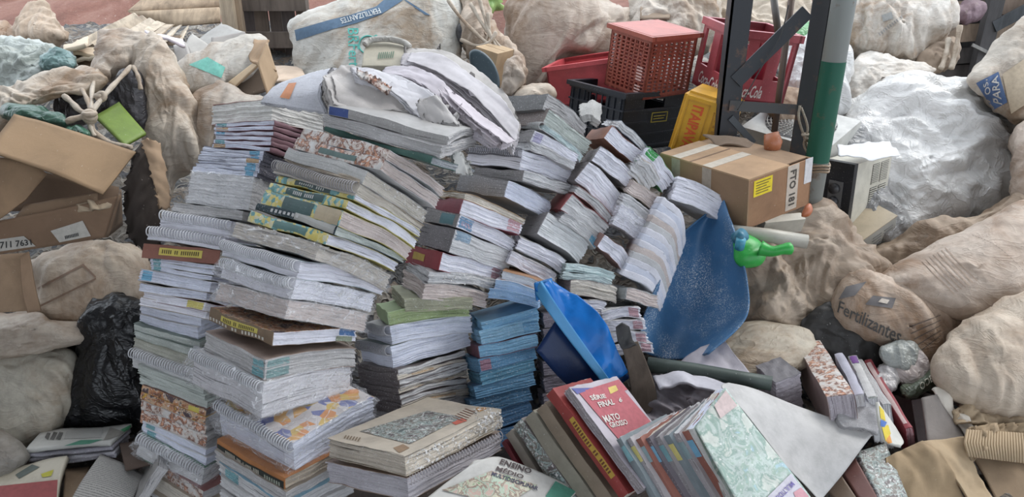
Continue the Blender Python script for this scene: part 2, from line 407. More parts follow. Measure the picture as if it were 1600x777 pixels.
SEED = [0]
def blob(name, outline, Yt, Yb, T=0.25, Tb=0.3, center=None, mat='sack', color=(.6, .57, .52), amp=0.028, fr=7, fold=(1, 1, 1),
         sharp=0.7, parent=None, spokes=110, rings=46, label=None, cat=None, group=None, p=2.2):
    """stuffed sack: outline seen in the photograph, at its own distance, swelling T towards and Tb away from the viewer"""
    SEED[0] += 1; sd = SEED[0]
    B = crom(outline, spokes, True)
    ys = [b[1] for b in B]; y0, y1 = min(ys), max(ys)
    c = np.array(center, float) if center else np.mean(B, axis=0)
    V = []; Fq = []
    def pt(px, s):
        Y = Yt + (Yb - Yt) * (px[1] - y0) / (y1 - y0) + s
        return at(px[0], px[1], max(Y, 0.4))
    def idx(side, i, k): return (0 if side == 0 else rings * spokes + 1) + (1 + (i - 1) * spokes + k % spokes if i else 0)
    # front
    V.append(pt(c, -T))
    for i in range(1, rings + 1):
        r = i / rings; r = r ** 0.85
        h = max(0, 1 - r ** p) ** 0.5
        for k in range(spokes): V.append(pt(c + (B[k] - c) * r, -T * h))
    nb = 14
    base = len(V)
    for i in range(1, nb + 1):
        r = (1 - i / nb) ** 0.85; h = max(0, 1 - r ** p) ** 0.5
        if i == nb: V.append(pt(c, Tb)); break
        for k in range(spokes): V.append(pt(c + (B[k] - c) * r, Tb * h))
    V = np.array([tuple(v) for v in V])
    for k in range(spokes):
        k2 = (k + 1) % spokes
        for i in range(1, rings):
            a = 1 + (i - 1) * spokes; b = 1 + i * spokes
            Fq.append((a + k, b + k, b + k2, a + k2))
        a = 1 + (rings - 1) * spokes
        for i in range(nb - 1):
            b = base + i * spokes
            Fq.append((a + k, b + k, b + k2, a + k2)); a = b
    N = vnormals(V, Fq)
    D = crumple(V, sd, amp, fr, fold, sharp, mat == 'sack') if amp else np.zeros(len(V))
    V = V + N * D[:, None]
    faces = list(Fq)
    for k in range(spokes):
        k2 = (k + 1) % spokes
        faces.append((0, 1 + k, 1 + k2)); a = base + (nb - 2) * spokes; faces.append((a + k, len(V) - 1, a + k2))
    o = mesh(name, V, faces, mat, parent, color, None, True, True)
    if label: tagit(o, label, cat, group)
    return o

def slab(name, ctrl, th, mat, color=(1, 1, 1), parent=None, nu=28, nv=20, amp=0.0, fr=8, fold=(1, 1, 1), sharp=.6, label=None, cat=None, group=None, world=False, flip=False, layers=1, edge=0.0, rag=0.0):
    """sheet through a grid of (px, py, Y) points, with thickness th behind it"""
    SEED[0] += 1; sd = SEED[0]
    rows = [crom([tuple(p) for p in r], nu) for r in ctrl]
    cols = [crom([rows[i][k] for i in range(len(rows))], nv) for k in range(nu)]
    G = np.array([[tuple(cols[k][j]) if world else tuple(at(*cols[k][j])) for k in range(nu)] for j in range(nv)])
    if rag:
        rn = lambda k_, l_: noise.noise(Vector((k_ * .9, l_ * 7.1, sd * 1.9))) + .6 * noise.noise(Vector((k_ * 2.7, l_ * 3.3, sd * 2.9)))
        for j in range(nv):
            G[j, 0] += (G[j, 0] - G[j, 1]) / (np.linalg.norm(G[j, 0] - G[j, 1]) + 1e-9) * rag * rn(j, 1); G[j, -1] += (G[j, -1] - G[j, -2]) / (np.linalg.norm(G[j, -1] - G[j, -2]) + 1e-9) * rag * rn(j, 2)
        for k in range(nu):
            G[0, k] += (G[0, k] - G[1, k]) / (np.linalg.norm(G[0, k] - G[1, k]) + 1e-9) * rag * rn(k, 3); G[-1, k] += (G[-1, k] - G[-2, k]) / (np.linalg.norm(G[-1, k] - G[-2, k]) + 1e-9) * rag * rn(k, 4)
    V0 = G.reshape(-1, 3)
    Fq = [(j * nu + k, j * nu + k + 1, (j + 1) * nu + k + 1, (j + 1) * nu + k) for j in range(nv - 1) for k in range(nu - 1)]
    N = vnormals(V0, Fq)
    # face the camera
    if np.mean(np.sum(N * (np.array(CAM) - V0), axis=1)) < 0: N = -N; fl = True
    else: fl = False
    if flip: N = -N
    if amp: V0 = V0 + N * crumple(V0, sd, amp, fr, fold, sharp)[:, None]
    V = [V0]; L = layers
    for l in range(1, L + 1):
        off = np.zeros((len(V0), 1))
        VV = V0 - N * th * l / L
        if edge and l < L:
            ce = V0.mean(axis=0); rnd = random.Random(sd * 100 + l); VV = VV + (VV - ce) * (rnd.uniform(-edge, edge))
        V.append(VV)
    V = np.concatenate(V); n0 = nu * nv; bk = n0 * L
    faces = list(Fq) + [tuple(reversed([i + bk for i in q])) for q in Fq]
    uvs = [[((q % nu) / (nu - 1), (q // nu) / (nv - 1)) for q in f] for f in Fq] + [[((q % nu) / (nu - 1), ((q - bk) // nu) / (nv - 1)) for q in f] for f in faces[len(Fq):]]
    ring = [k for k in range(nu)] + [j * nu + nu - 1 for j in range(1, nv)] + [(nv - 1) * nu + k for k in range(nu - 2, -1, -1)] + [j * nu for j in range(nv - 2, 0, -1)]
    for l in range(L):
        for i in range(len(ring)):
            a, b = ring[i], ring[(i + 1) % len(ring)]
            faces.append((a + l * n0, a + (l + 1) * n0, b + (l + 1) * n0, b + l * n0))
            uvs.append([(i * .01, l * th / L), (i * .01, (l + 1) * th / L), (i * .01 + .01, (l + 1) * th / L), (i * .01 + .01, l * th / L)])
    if fl != flip: faces = [tuple(reversed(f)) for f in faces]; uvs = [list(reversed(u)) for u in uvs]
    o = mesh(name, V, faces, mat, parent, color, uvs, True, True)
    if label: tagit(o, label, cat, group)
    return o

def bvh_of(objs):
    vs = []; fs = []
    for o in objs:
        v, f = WMESH[o.name]; k = len(vs); vs += [tuple(p) for p in v]; fs += [tuple(i + k for i in q) for q in f]
    return BVHTree.FromPolygons([Vector(v) for v in vs], fs)
def lay(bv, px, py, off=0.003):
    d = ray(px, py).normalized(); h = bv.ray_cast(CAM, d)
    return None if h[0] is None else h[0] - d * off
def print_quad(obj, q, mat='ink', color=(0, 0, 0), nu=16, nv=6, name='print', surf=None, off=0.004):
    bv = bvh_of(surf or [obj]); V = []; ok = {}; F_ = []; uv = []
    q = [np.array(p, float) for p in q]
    for j in range(nv + 1):
        for i in range(nu + 1):
            u, v = i / nu, j / nv
            p = (q[0] * (1 - u) + q[1] * u) * (1 - v) + (q[3] * (1 - u) + q[2] * u) * v
            h = lay(bv, p[0], p[1], off)
            if h is not None: ok[(i, j)] = len(V); V.append(tuple(h))
    for j in range(nv):
        for i in range(nu):
            ks = [(i, j), (i, j + 1), (i + 1, j + 1), (i + 1, j)]
            if all(k in ok for k in ks): F_.append(tuple(ok[k] for k in ks)); uv.append([(k[0] / nu, 1 - k[1] / nv) for k in ks])
    if not F_: print('PRINT MISS', name, obj.name); return None
    return mesh(name, V, F_, mat, obj, color, uv, True)
FONTC = {}
def text_mesh(txt, bold=0.0, shear=0.0, space=1.0):
    key = (txt, bold, shear, space)
    if key in FONTC: return FONTC[key]
    cu = bpy.data.curves.new('t', 'FONT'); cu.body = txt; cu.resolution_u = 2; cu.offset = bold; cu.shear = shear; cu.space_character = space
    o = bpy.data.objects.new('t', cu); C.objects.link(o)
    dg = bpy.context.evaluated_depsgraph_get(); me = bpy.data.meshes.new_from_object(o.evaluated_get(dg))
    bm = bmesh.new(); bm.from_mesh(me); bmesh.ops.triangulate(bm, faces=bm.faces[:])
    V = [(v.co.x, v.co.y) for v in bm.verts]; F_ = [tuple(v.index for v in f.verts) for f in bm.faces]
    bm.free(); bpy.data.objects.remove(o); bpy.data.curves.remove(cu); bpy.data.meshes.remove(me)
    x0 = min(v[0] for v in V); x1 = max(v[0] for v in V); y0 = min(v[1] for v in V); y1 = max(v[1] for v in V)
    V = [((x - x0) / (x1 - x0), (y - y0) / (y1 - y0)) for x, y in V]
    FONTC[key] = (V, F_); return V, F_
def print_text(obj, txt, q, color=(0, 0, 0), name='lettering', surf=None, bold=0.01, shear=0.0, off=0.006, mat='ink'):
    """lettering filling the pixel quad q = (top-left, top-right, bottom-right, bottom-left), laid on the surface"""
    V2, F2 = text_mesh(txt, bold, shear); bv = bvh_of(surf or [obj]); q = [np.array(p, float) for p in q]
    V = []; ok = {}
    for i, (u, v) in enumerate(V2):
        v = 1 - v
        p = (q[0] * (1 - u) + q[1] * u) * (1 - v) + (q[3] * (1 - u) + q[2] * u) * v
        h = lay(bv, p[0], p[1], off)
        if h is not None: ok[i] = len(V); V.append(tuple(h))
    F_ = [tuple(ok[i] for i in f) for f in F2 if all(i in ok for i in f)]
    if not F_: print('TEXT MISS', txt, obj.name); return None
    return mesh(name, V, F_, mat, obj, color, None, False)

def crumbs(parent, surf, poly, n, seed, size=.004, col=(.74, .73, .72), name='paper_crumbs'):
    """torn paper crumbs stuck on a surface inside a pixel quad"""
    bv = bvh_of(surf); rnd = random.Random(seed); q = [np.array(p, float) for p in poly]; mb = MB()
    for _ in range(n):
        u, v = rnd.random(), rnd.random(); p = (q[0] * (1 - u) + q[1] * u) * (1 - v) + (q[3] * (1 - u) + q[2] * u) * v
        h = lay(bv, p[0], p[1], .001)
        if h is None: continue
        s_ = size * rnd.uniform(.4, 1.5); ax = [Vector((rnd.uniform(-1, 1), rnd.uniform(-1, 1), rnd.uniform(-1, 1))) * s_ for _ in range(3)]
        mb.add([h + ax[0], h + ax[1], h + ax[2], h - (ax[0] + ax[1]) * .5], [(0, 1, 2), (0, 3, 1), (1, 3, 2), (0, 2, 3)])
    if not mb.v: print('CRUMB MISS', parent.name); return
    o = mb.build(name, 'ink', parent, col); o['kind'] = 'stuff'; return o

# ------------------------------------------------------------------ pose of a box from its three visible edges
def rotv(r):
    th = math.sqrt(r[0] ** 2 + r[1] ** 2 + r[2] ** 2)
    if th < 1e-9: return np.eye(3)
    k = np.array(r) / th; K = np.array([[0, -k[2], k[1]], [k[2], 0, -k[0]], [-k[1], k[0], 0]])
    return np.eye(3) + math.sin(th) * K + (1 - math.cos(th)) * K @ K
def fit_box(N, L, Rr, B, Y, A, Bl, T=None, c0=(0, 0, -1), wc=0.3, wl=0.12, yonly=True, yaws=(-65, -25, 15)):
    """edges from corner N: a to L (length ~A), b to R (length ~Bl), c to B; returns origin, a, b, c vectors"""
    O = np.array(at(N[0], N[1], Y)); c0 = np.array(c0, float); c0 /= np.linalg.norm(c0)
    z0 = np.array([0, 0, -1.0]); ax = np.cross(z0, c0); s = np.linalg.norm(ax)
    Q = rotv(ax / s * math.asin(min(1, s))) if s > 1e-6 else np.eye(3)
    scale = 2.4 / F
    T0 = T or max(0.004, math.hypot(B[0] - N[0], B[1] - N[1]) * scale)
    def resid(x, R0):
        Rm = rotv(x[:3]) @ R0
        la, lb, lc = A * math.exp(x[3]), Bl * math.exp(x[4]), T0 * math.exp(x[5])
        out = []
        for v, l, t in ((Rm[:, 0], la, L), (Rm[:, 1], lb, Rr)):
            p = proj(O + v * l); out += [(p[0] - t[0]) / 3, (p[1] - t[1]) / 3]
        p = proj(O + Rm[:, 2] * lc)
        out += [(p[0] - B[0]) / (12 if yonly else 3), (p[1] - B[1]) / 1.5]
        out += list((Rm[:, 2] - c0) / wc)
        out += [x[3] / wl, x[4] / wl, x[5] / (0.6 if T is None else 0.15)]
        return np.array(out)
    best = None
    for yaw in yaws:
        y = R_(yaw)
        # a to the left-back, b to the right-back, c down
        a = np.array([-math.cos(y + .78), math.sin(.78 + y) , 0]); a /= np.linalg.norm(a); b = np.array([a[1], -a[0], 0])
        R0 = Q @ np.stack([a, b, z0], axis=1)
        x = np.zeros(6); lam = 1e-2; r = resid(x, R0); e = r @ r
        for it in range(26):
            J = np.zeros((len(r), 6))
            for k in range(6):
                xx = x.copy(); xx[k] += 1e-4; J[:, k] = (resid(xx, R0) - r) / 1e-4
            H = J.T @ J; g = J.T @ r
            dx = -np.linalg.solve(H + lam * np.diag(np.diag(H) + 1e-6), g)
            nn = np.linalg.norm(dx)
            if nn > 0.5: dx *= 0.5 / nn
            r2 = resid(x + dx, R0); e2 = r2 @ r2
            if e2 < e:
                done = e - e2 < 1e-4 * e
                x, r, e = x + dx, r2, e2; lam = max(lam * .4, 1e-6)
                if done: break
            else:
                lam *= 5
                if lam > 1e6: break
        if best is None or e < best[0]: best = (e, x, R0)
    e, x, R0 = best; Rm = rotv(x[:3]) @ R0
    return O, Rm[:, 0] * A * math.exp(x[3]), Rm[:, 1] * Bl * math.exp(x[4]), Rm[:, 2] * T0 * math.exp(x[5]), e
# ------------------------------------------------------------------ setting
def heightfield(name, x0, x1, y0, y1, nx, ny, fn, mat, kind, keep=False):
    V = []; 
    for j in range(ny + 1):
        for i in range(nx + 1):
            x = x0 + (x1 - x0) * i / nx; y = y0 + (y1 - y0) * j / ny; V.append((x, y, fn(x, y)))
    Fq = [(j * (nx + 1) + i, j * (nx + 1) + i + 1, (j + 1) * (nx + 1) + i + 1, (j + 1) * (nx + 1) + i) for j in range(ny) for i in range(nx)]
    o = mesh(name, V, Fq, mat, None, (1, 1, 1), None, True, keep); o['kind'] = kind; return o
def sstep(a, b, x):
    t = max(0, min(1, (x - a) / (b - a))); return t * t * (3 - 2 * t)
heightfield('floor', -14, 14, -4, 30, 40, 40, lambda x, y: -0.02 + 0.01 * noise.noise(Vector((x, y, 0))), 'floor_dirt', 'structure')
def bank_z(x, y):
    h = 1.3 * sstep(5.6, 9.5, y) * (1 - 0.5 * sstep(-2, 6, x)) + 1.2 * sstep(9, 16, y)
    return h + 0.12 * noise.noise(Vector((x * .9, y * .9, 3))) + 0.05 * noise.noise(Vector((x * 4, y * 4, 3))) - 0.05
heightfield('earth_bank', -12, 12, 5.4, 18, 120, 70, bank_z, 'red_earth', 'structure')
def heap_z(x, y):
    left = sstep(-0.45, -0.9, x); right = sstep(0.35, 0.8, x); mid = 1 - max(left, right); g_ = sstep(-.1, .15, x) * (1 - sstep(.5, .75, x))
    zl = .26 * sstep(2.15, 2.5, y) + .30 * sstep(2.5, 3.2, y)
    zm = .10 * sstep(2.3, 2.6, y) + .36 * sstep(2.7, 3.3, y)
    zr = .05 * sstep(1.7, 2.0, y) + .12 * sstep(2.2, 2.6, y) + .18 * sstep(2.7, 3.2, y)
    z = zl * left + zr * right + zm * mid + .55 * sstep(4.3, 5.2, y)
    q = Vector((x * 5, y * 5, 1)); c_ = abs(noise.noise(q)) * .06 + .03 * noise.noise(q * 2.7)
    return z + .13 * sstep(.95, 1.15, x) * sstep(1.6, 1.8, y) * (1 - sstep(1.88, 1.98, y)) + .34 * g_ * sstep(2.2, 2.5, y) * (1 - sstep(2.9, 3.4, y)) + c_ * sstep(1.2, 1.8, y) - 0.06
hp = heightfield('waste_heap', -3.5, 4.4, 1.35, 6.0, 210, 130, heap_z, 'mixed_waste', 'stuff')
tagit(hp, 'mixed paper and card scraps heaped under sacks and books', 'rubbish', None, 'stuff')

# roof of the open shed, above the stacks and the viewer
rm = MB(); I4 = Matrix.Identity(4)
rm.box(I4, -5, 5, -5.5, 2.45, 3.55, 3.6)
ro = rm.build('ceiling', 'steel', None, (.55, .55, .56)); ro['kind'] = 'structure'

o = MB().box(I4, -3.6, -3.55, -5.5, 2.7, -.02, 3.55).build('shade_wall_left', 'steel', None, (.20, .19, .18)); o['kind'] = 'structure'  # unseen wall added to block sky light and darken the lower left

# dark board wall behind the sacks
wl_ = thing('wall_back', None, None, (at(425, 60, 5.0).x, 5.0, 0)); wl_['kind'] = 'structure'
xs = [348, 376, 398, 420, 441, 462, 484]
for i in range(len(xs) - 1):
    a_ = at(xs[i] + 1, 40, 5.0); b_ = at(xs[i + 1] - 1, 40, 5.0); d_ = .02 * (i % 2)
    if i == 0: continue
    MB().box(I4, a_.x, b_.x, 5.0 + d_, 5.03 + d_, 0, 1.75).build('plank', 'wood', wl_, [(.13, .10, .085), (.10, .08, .075), (.15, .115, .09)][i % 3])
a_ = at(376, 40, 5.0); b_ = at(484, 40, 5.0); z_ = at(430, 62, 4.98).z
MB().box(I4, a_.x, b_.x, 4.95, 5.0, z_ - .05, z_ + .05).build('rail', 'wood', wl_, (.14, .11, .09))
z2 = at(430, 4, 4.98).z
MB().box(I4, a_.x, b_.x, 4.95, 5.0, z2 - .05, z2 + .05).build('rail', 'wood', wl_, (.14, .11, .09))
a_ = at(346, 30, 4.85); b_ = at(366, 30, 4.85)
o = MB().box(I4, a_.x, b_.x, 4.85, 4.92, 0, 1.8).build('timber_post', 'wood', None, (.50, .40, .29)); tagit(o, 'pale square timber post beside the dark board wall', 'post')
a_ = at(367, 30, 4.9); b_ = at(377, 30, 4.9)
o = MB().box(I4, a_.x, b_.x, 4.90, 4.96, 0, 1.8).build('timber_post', 'wood', None, (.44, .33, .23)); tagit(o, 'narrow brown timber post against the dark board wall', 'post')

def plank_px(p0, p1, w, Y0, Y1, th, col, name='plank', parent=None, label=None, cat='plank', mat='wood', group=None):
    a, b = at(*p0, Y0), at(*p1, Y1); d = (b - a); n = Vector((0, -1, .2)).normalized(); s = d.cross(n).normalized()
    M = Matrix(((d.normalized().x, s.x, n.x, a.x), (d.normalized().y, s.y, n.y, a.y), (d.normalized().z, s.z, n.z, a.z), (0, 0, 0, 1)))
    o = MB().box(M, 0, d.length, -w / 2, w / 2, -th, 0).build(name, mat, parent, col)
    if label: tagit(o, label, cat, group)
    return o
# big pale boards leaning top left
bs = thing('timber_sheet', 'pale board sheet leaning at the foot of the red earth bank', 'board', tuple(at(280, 60, 5.2)))
slab('board', [[(236, -14, 5.3), (344, -16, 5.2)], [(199, 17, 5.2), (342, 10, 5.1)]], .02, 'wood', (.42, .31, .21), bs, 4, 4)
slab('board', [[(199, 18, 5.18), (342, 11, 5.08)], [(268, 42, 5.1), (342, 34, 5.0)]], .02, 'wood', (.47, .36, .25), bs, 4, 4)
pl = thing('pallet', 'broken pallet of pale slats lying before the red bank', 'pallet', tuple(at(200, 75, 4.7)))
for i in range(7):
    x0, y0 = 122 + 26 * i, 72 - 1.5 * i * .6; x1, y1 = 214 + 12.5 * i, 25 + 3.2 * i
    plank_px((x0, y0), (x1, y1), .055, 4.4, 4.75, .02, [(.58, .49, .38), (.50, .41, .31), (.62, .53, .42)][i % 3], 'slat', pl)
plank_px((118, 76), (282, 62), .05, 4.45, 4.5, .04, (.40, .31, .23), 'runner', pl)

# pole
px_, pY = 1.243, 2.9
zg1 = at(1310, 98, 2.86).z; zg0 = at(1290, 256, 2.86).z
po = thing('roof_pole', 'round grey steel pole with green paint holding the roof', 'pole', (px_, pY, 0))
MB().tube([(px_, pY, -.02), (px_, pY, 3.56)], .045, 20).build('shaft', 'steel', po, (.27, .29, .28), True)
MB().tube([(px_, pY, zg0), (px_, pY, zg1)], .0462, 20, False).build('paint_band', 'steel', po, (.012, .095, .06), True)

# truss column
tr = thing('truss_column', 'dark steel lattice column beside the green-banded pole', 'column', (at(1200, 300, 3.05).x, 3.05, 0))
def leg(px, py, Y, wpx, name, col, ang=1):
    c_ = at(px, py, Y); w_ = wpx
    mb = MB(); mb.box(I4, c_.x - w_ / 2, c_.x + w_ / 2, Y, Y + .008, -.02, 3.56); mb.box(I4, (c_.x + w_ / 2 - .008) if ang > 0 else c_.x - w_ / 2, (c_.x + w_ / 2) if ang > 0 else c_.x - w_ / 2 + .008, Y, Y + .07, -.02, 3.56)
    return mb.build(name, 'steel', tr, col)
leg(1149, 100, 3.02, .082, 'leg', (.035, .038, .044), -1)
leg(1270, 100, 3.02, .074, 'leg', (.045, .046, .05), 1)
leg(1291, 100, 3.07, .033, 'leg', (.30, .22, .17), 1)
def bar(p0, p1, Y0, Y1, r, name, col, flat=True):
    if flat: return plank_px(p0, p1, r * 2, Y0, Y1, .012, col, name, tr, mat='steel')
    return MB().tube([at(*p0, Y0), at(*p1, Y1)], r, 8).build(name, 'steel', tr, col, True)
bar((1262, 18), (1150, 128), 3.01, 3.01, .029, 'brace', (.032, .036, .042))
bar((1140, 165), (1252, 172), 3.01, 3.01, .021, 'crossbar', (.055, .055, .055))
bar((1142, 184), (1178, 224), 3.01, 3.03, .013, 'brace', (.07, .08, .09))
bar((1208, -10), (1216, 52), 3.2, 3.2, .015, 'rod', (.20, .19, .18), False)
bar((1238, -12), (1210, 206), 3.15, 3.15, .0145, 'rod', (.16, .12, .10), False)
wr = [at(1232, 8, 2.99), at(1218, 60, 2.985), at(1190, 105, 2.985), at(1165, 150, 2.985), at(1152, 172, 2.985)]
o = MB().tube([tuple(p) for p in crom([tuple(p) for p in wr], 20)], .0025, 5).build('wire', 'plastic', None, (.03, .03, .03), True); tagit(o, 'thin black wire slung across the steel lattice column', 'wire')
# rope
rp = MB()
for k in range(3):
    zz = zg0 - .01 - k * .012
    rp.tube([(px_ + .05 * math.cos(t) , pY + .05 * math.sin(t), zz + .004 * math.sin(3 * t)) for t in [2 * math.pi * i / 24 for i in range(25)]], .005, 6)
path = [(1250, 165, 2.99), (1248, 185, 2.98), (1256, 212, 2.97), (1263, 232, 2.95), (1272, 250, 2.90), (1282, 258, 2.86)]
rp.tube([tuple(at(*p)) for p in crom(path, 24)], .005, 6)
path = [(1252, 168, 2.99), (1262, 200, 2.97), (1256, 225, 2.96), (1262, 240, 2.94)]
rp.tube([tuple(at(*p)) for p in crom(path, 20)], .0045, 6)
rp.torus(Matrix.Translation(at(1259, 211, 2.965)), .012, .007, 10, 6); rp.torus(Matrix.Translation(at(1259, 216, 2.96)) @ Matrix.Rotation(1.2, 4, 'Y'), .011, .007, 10, 6)
o = rp.build('rope', 'sack', None, (.50, .45, .37), True); tagit(o, 'knotted pale rope tied round the green-banded pole', 'rope')
# ------------------------------------------------------------------ books
W_ = (0.79, 0.79, 0.86); WB = (0.68, 0.71, 0.82); CR = (0.62, 0.57, 0.50); GY = (0.50, 0.49, 0.49); GN = (0.52, 0.56, 0.53)
MV = (0.50, 0.46, 0.50); TAN = (0.44, 0.38, 0.31); PK = (0.64, 0.56, 0.53); LG = (0.62, 0.62, 0.63); DK = (0.20, 0.18, 0.19)
BL1 = (0.42, 0.58, 0.80); BL2 = (0.24, 0.46, 0.66); BL3 = (0.15, 0.32, 0.50); BL4 = (0.08, 0.17, 0.30); TEALP = (0.52, 0.62, 0.63)  # BL tones: paper with blue light painted in
TB = (0.20, 0.44, 0.62); TT = (0.22, 0.42, 0.46); TY = (0.62, 0.55, 0.20); TR = (0.50, 0.16, 0.16); TO = (0.55, 0.40, 0.26); TP = (0.56, 0.36, 0.40)

def grid_box(nA, nB, nT, fn):
    idx = {}; V = []; F_ = []; UV = []
    def vi(i, j, k):
        key = (i, j, k)
        if key not in idx: idx[key] = len(V); V.append(tuple(fn(i / nA, j / nB, k / nT)))
        return idx[key]
    for i in range(nA):
        for j in range(nB):
            q = [(i, j), (i + 1, j), (i + 1, j + 1), (i, j + 1)]
            F_.append(tuple(vi(a, b, 0) for a, b in q)); UV.append([(a / nA, b / nB) for a, b in q])
            q = q[::-1]; F_.append(tuple(vi(a, b, nT) for a, b in q)); UV.append([(a / nA, b / nB) for a, b in q])
    for k in range(nT):
        for i in range(nA):
            for j, fl in ((0, True), (nB, False)):
                q = [(i, k), (i + 1, k), (i + 1, k + 1), (i, k + 1)]
                if fl: q = q[::-1]
                F_.append(tuple(vi(a, j, b) for a, b in q)); UV.append([(a / nA + j, b / nT) for a, b in q])
        for j in range(nB):
            for i, fl in ((0, False), (nA, True)):
                q = [(j, k), (j + 1, k), (j + 1, k + 1), (j, k + 1)]
                if fl: q = q[::-1]
                F_.append(tuple(vi(i, a, b) for a, b in q)); UV.append([(a / nB + i + .5, b / nT) for a, b in q])
    return V, F_, UV

ORD = ['', 'first', 'second', 'third', 'fourth', 'fifth', 'sixth', 'seventh', 'eighth', 'ninth', 'tenth', 'eleventh', 'twelfth', 'thirteenth', 'fourteenth',
       'fifteenth', 'sixteenth', 'seventeenth', 'eighteenth', 'nineteenth', 'twentieth']
def ordinal(n):
    if n <= 20: return ORD[n]
    t = {2: 'twenty', 3: 'thirty', 4: 'forty', 5: 'fifty', 6: 'sixty'}[n // 10]
    return (t[:-1] + 'ieth') if n % 10 == 0 else t + '-' + ORD[n % 10]

BK = [0]
def book(L, N, R, t, Y, A, B, c0, paper=W_, cover=LG, spine=None, ring=False, wrap=False, spmat='cover', cvmat='cover', tabs=(), bands=(), texts=(),
         bend=0.0, bendL=0.0, rag=0.0032, wav=0.005, label='', name='book', group=None, wc=0.3, cat='book', Bp=None, wl=0.12, shrink=0.97, ctext=None, ringcol=(.60, .61, .64), cvth=0.0013, nocov=False):
    BK[0] += 1; sd = BK[0]; rnd = random.Random(sd)
    O, a, b, c, err = fit_box(N, L, R, Bp or (N[0], N[1] + t), Y, A, B, None, c0, wc, wl, Bp is None)
    c = c * shrink
    la, lb, lc = (float(np.linalg.norm(v)) for v in (a, b, c))
    ah, bh, ch = a / la, b / lb, c / lc
    def P(s, u, w_):
        p = O + a * s + b * u + c * w_
        d = bend * max(0.0, u - 0.3) ** 2 * 2.0 + bendL * s * s
        d += wav * (noise.noise(Vector((s * 1.6 + sd * 5.1, u * 1.6, w_ * .35))) + .6 * noise.noise(Vector((s * 4 + sd * 2.3, u * 4, w_ * .8))))
        return p + ch * d
    org = O + a * .5 + b * .5 + c
    th = thing(name, label, cat, tuple(org), group)
    ct_ = cvth / lc
    ct_ = min(ct_, 0.12)
    nA, nB = 24, 24; nT = max(3, min(22, int(lc / 0.0024)))
    sp = spine
    def side_off(s, u, w_):
        v = np.zeros(3)
        if 0 < w_ < 1 or True:
            per = s * la + (1 - u) * lb + sd * 3.7
            layer = noise.noise(Vector((per * 9, w_ * lc * 260, sd * 1.3)))
            slow = noise.noise(Vector((per * 16, w_ * lc * 30, sd * 2.1)))
            lay_ = math.floor(w_ * lc / 0.0052)
            hs_ = noise.noise(Vector((lay_ * 3.17 + sd * 1.7, per * 3.0, lay_ * 1.31)))
            fine = noise.noise(Vector((per * 70, w_ * lc * 200, sd * .7)))
            k = rag * (0.7 * layer + 0.9 * slow + 1.1 * hs_ + 0.6 * fine)
            if s == 0 and sp != 'R': v = v - ah * k
            if s == 1: v = v + ah * k
            if u == 0 and sp != 'L' and not ring: v = v - bh * k
            if u == 1: v = v + bh * k
        return v
    def page(s, u, w_): 
        return P(s, u, ct_ + w_ * (1 - 2 * ct_)) + side_off(s, u, w_)
    V, F_, UV = grid_box(nA, nB, nT, page)
    UV = [[(x * .25, y * lc) for x, y in f] for f in UV]
    mesh('page_block', V, F_, 'paper_edges', th, paper, UV, False)
    ov = 0.0012 / la
    if not nocov:
        for nm, w0, w1 in (('front_cover', 0.0, ct_), ('back_cover', 1 - ct_, 1.0)):
            fr = rag * 1.2
            def cv(s, u, w_, w0=w0, w1=w1):
                e = P(s * (1 + 2 * ov) - ov, u * (1 + 2 * ov) - ov, w0 + w_ * (w1 - w0))
                k = fr * noise.noise(Vector((s * 9, u * 9, sd + w0)))
                if s == 0: e = e - ah * k
                if u == 0: e = e - bh * k
                return e
            V, F_, UV = grid_box(12, 12, 1, cv)
            mesh(nm, V, F_, cvmat if nm == 'front_cover' else 'cover', th, cover, UV, False, nm == 'front_cover')
    def side(face, p, w_, off):
        if face == 'L': return P(p, 0, w_) - bh * off
        return P(0, p, w_) - ah * off
    def side_tex(face, p, w_, off):   # follows the ragged page edge
        s, u = (p, 0) if face == 'L' else (0, p)
        return P(s, u, w_) + side_off(s, u, max(0, min(1, (w_ - ct_) / (1 - 2 * ct_)))) + (-bh if face == 'L' else -ah) * off
    spo = None
    if sp and not ring:
        n = 16; m = 5; V = []
        for k in range(m + 1):
            for i in range(n + 1):
                x = k / m; bulge = 0.0012 + 0.0022 * math.sin(math.pi * x)
                V.append(tuple(side(sp, i / n, x, bulge)))
        for k in range(m + 1):
            for i in range(n + 1): V.append(tuple(side(sp, i / n, k / m, 0.0)))
        q = (n + 1) * (m + 1); F_ = []
        for k in range(m):
            for i in range(n):
                f = (k * (n + 1) + i, k * (n + 1) + i + 1, (k + 1) * (n + 1) + i + 1, (k + 1) * (n + 1) + i)
                F_.append(f); F_.append(tuple(x + q for x in f[::-1]))
        for k in (0, m):
            for i in range(n): F_.append((k * (n + 1) + i, k * (n + 1) + i + q, k * (n + 1) + i + 1 + q, k * (n + 1) + i + 1))
        for i in (0, n):
            for k in range(m): F_.append((k * (n + 1) + i, (k + 1) * (n + 1) + i, (k + 1) * (n + 1) + i + q, k * (n + 1) + i + q))
        if spmat == 'cover' and max(cover) - min(cover) < .045: spmat = 'paper_edges'  # grey spines get page lines; in three stacks they paint left-face shade
        uvs = [[(((x % q) % (n + 1)) / n * .25, ((x % q) // (n + 1)) / m * lc) for x in f] for f in F_]
        spo = mesh('spine', V, F_, spmat, th, cover, uvs, False)
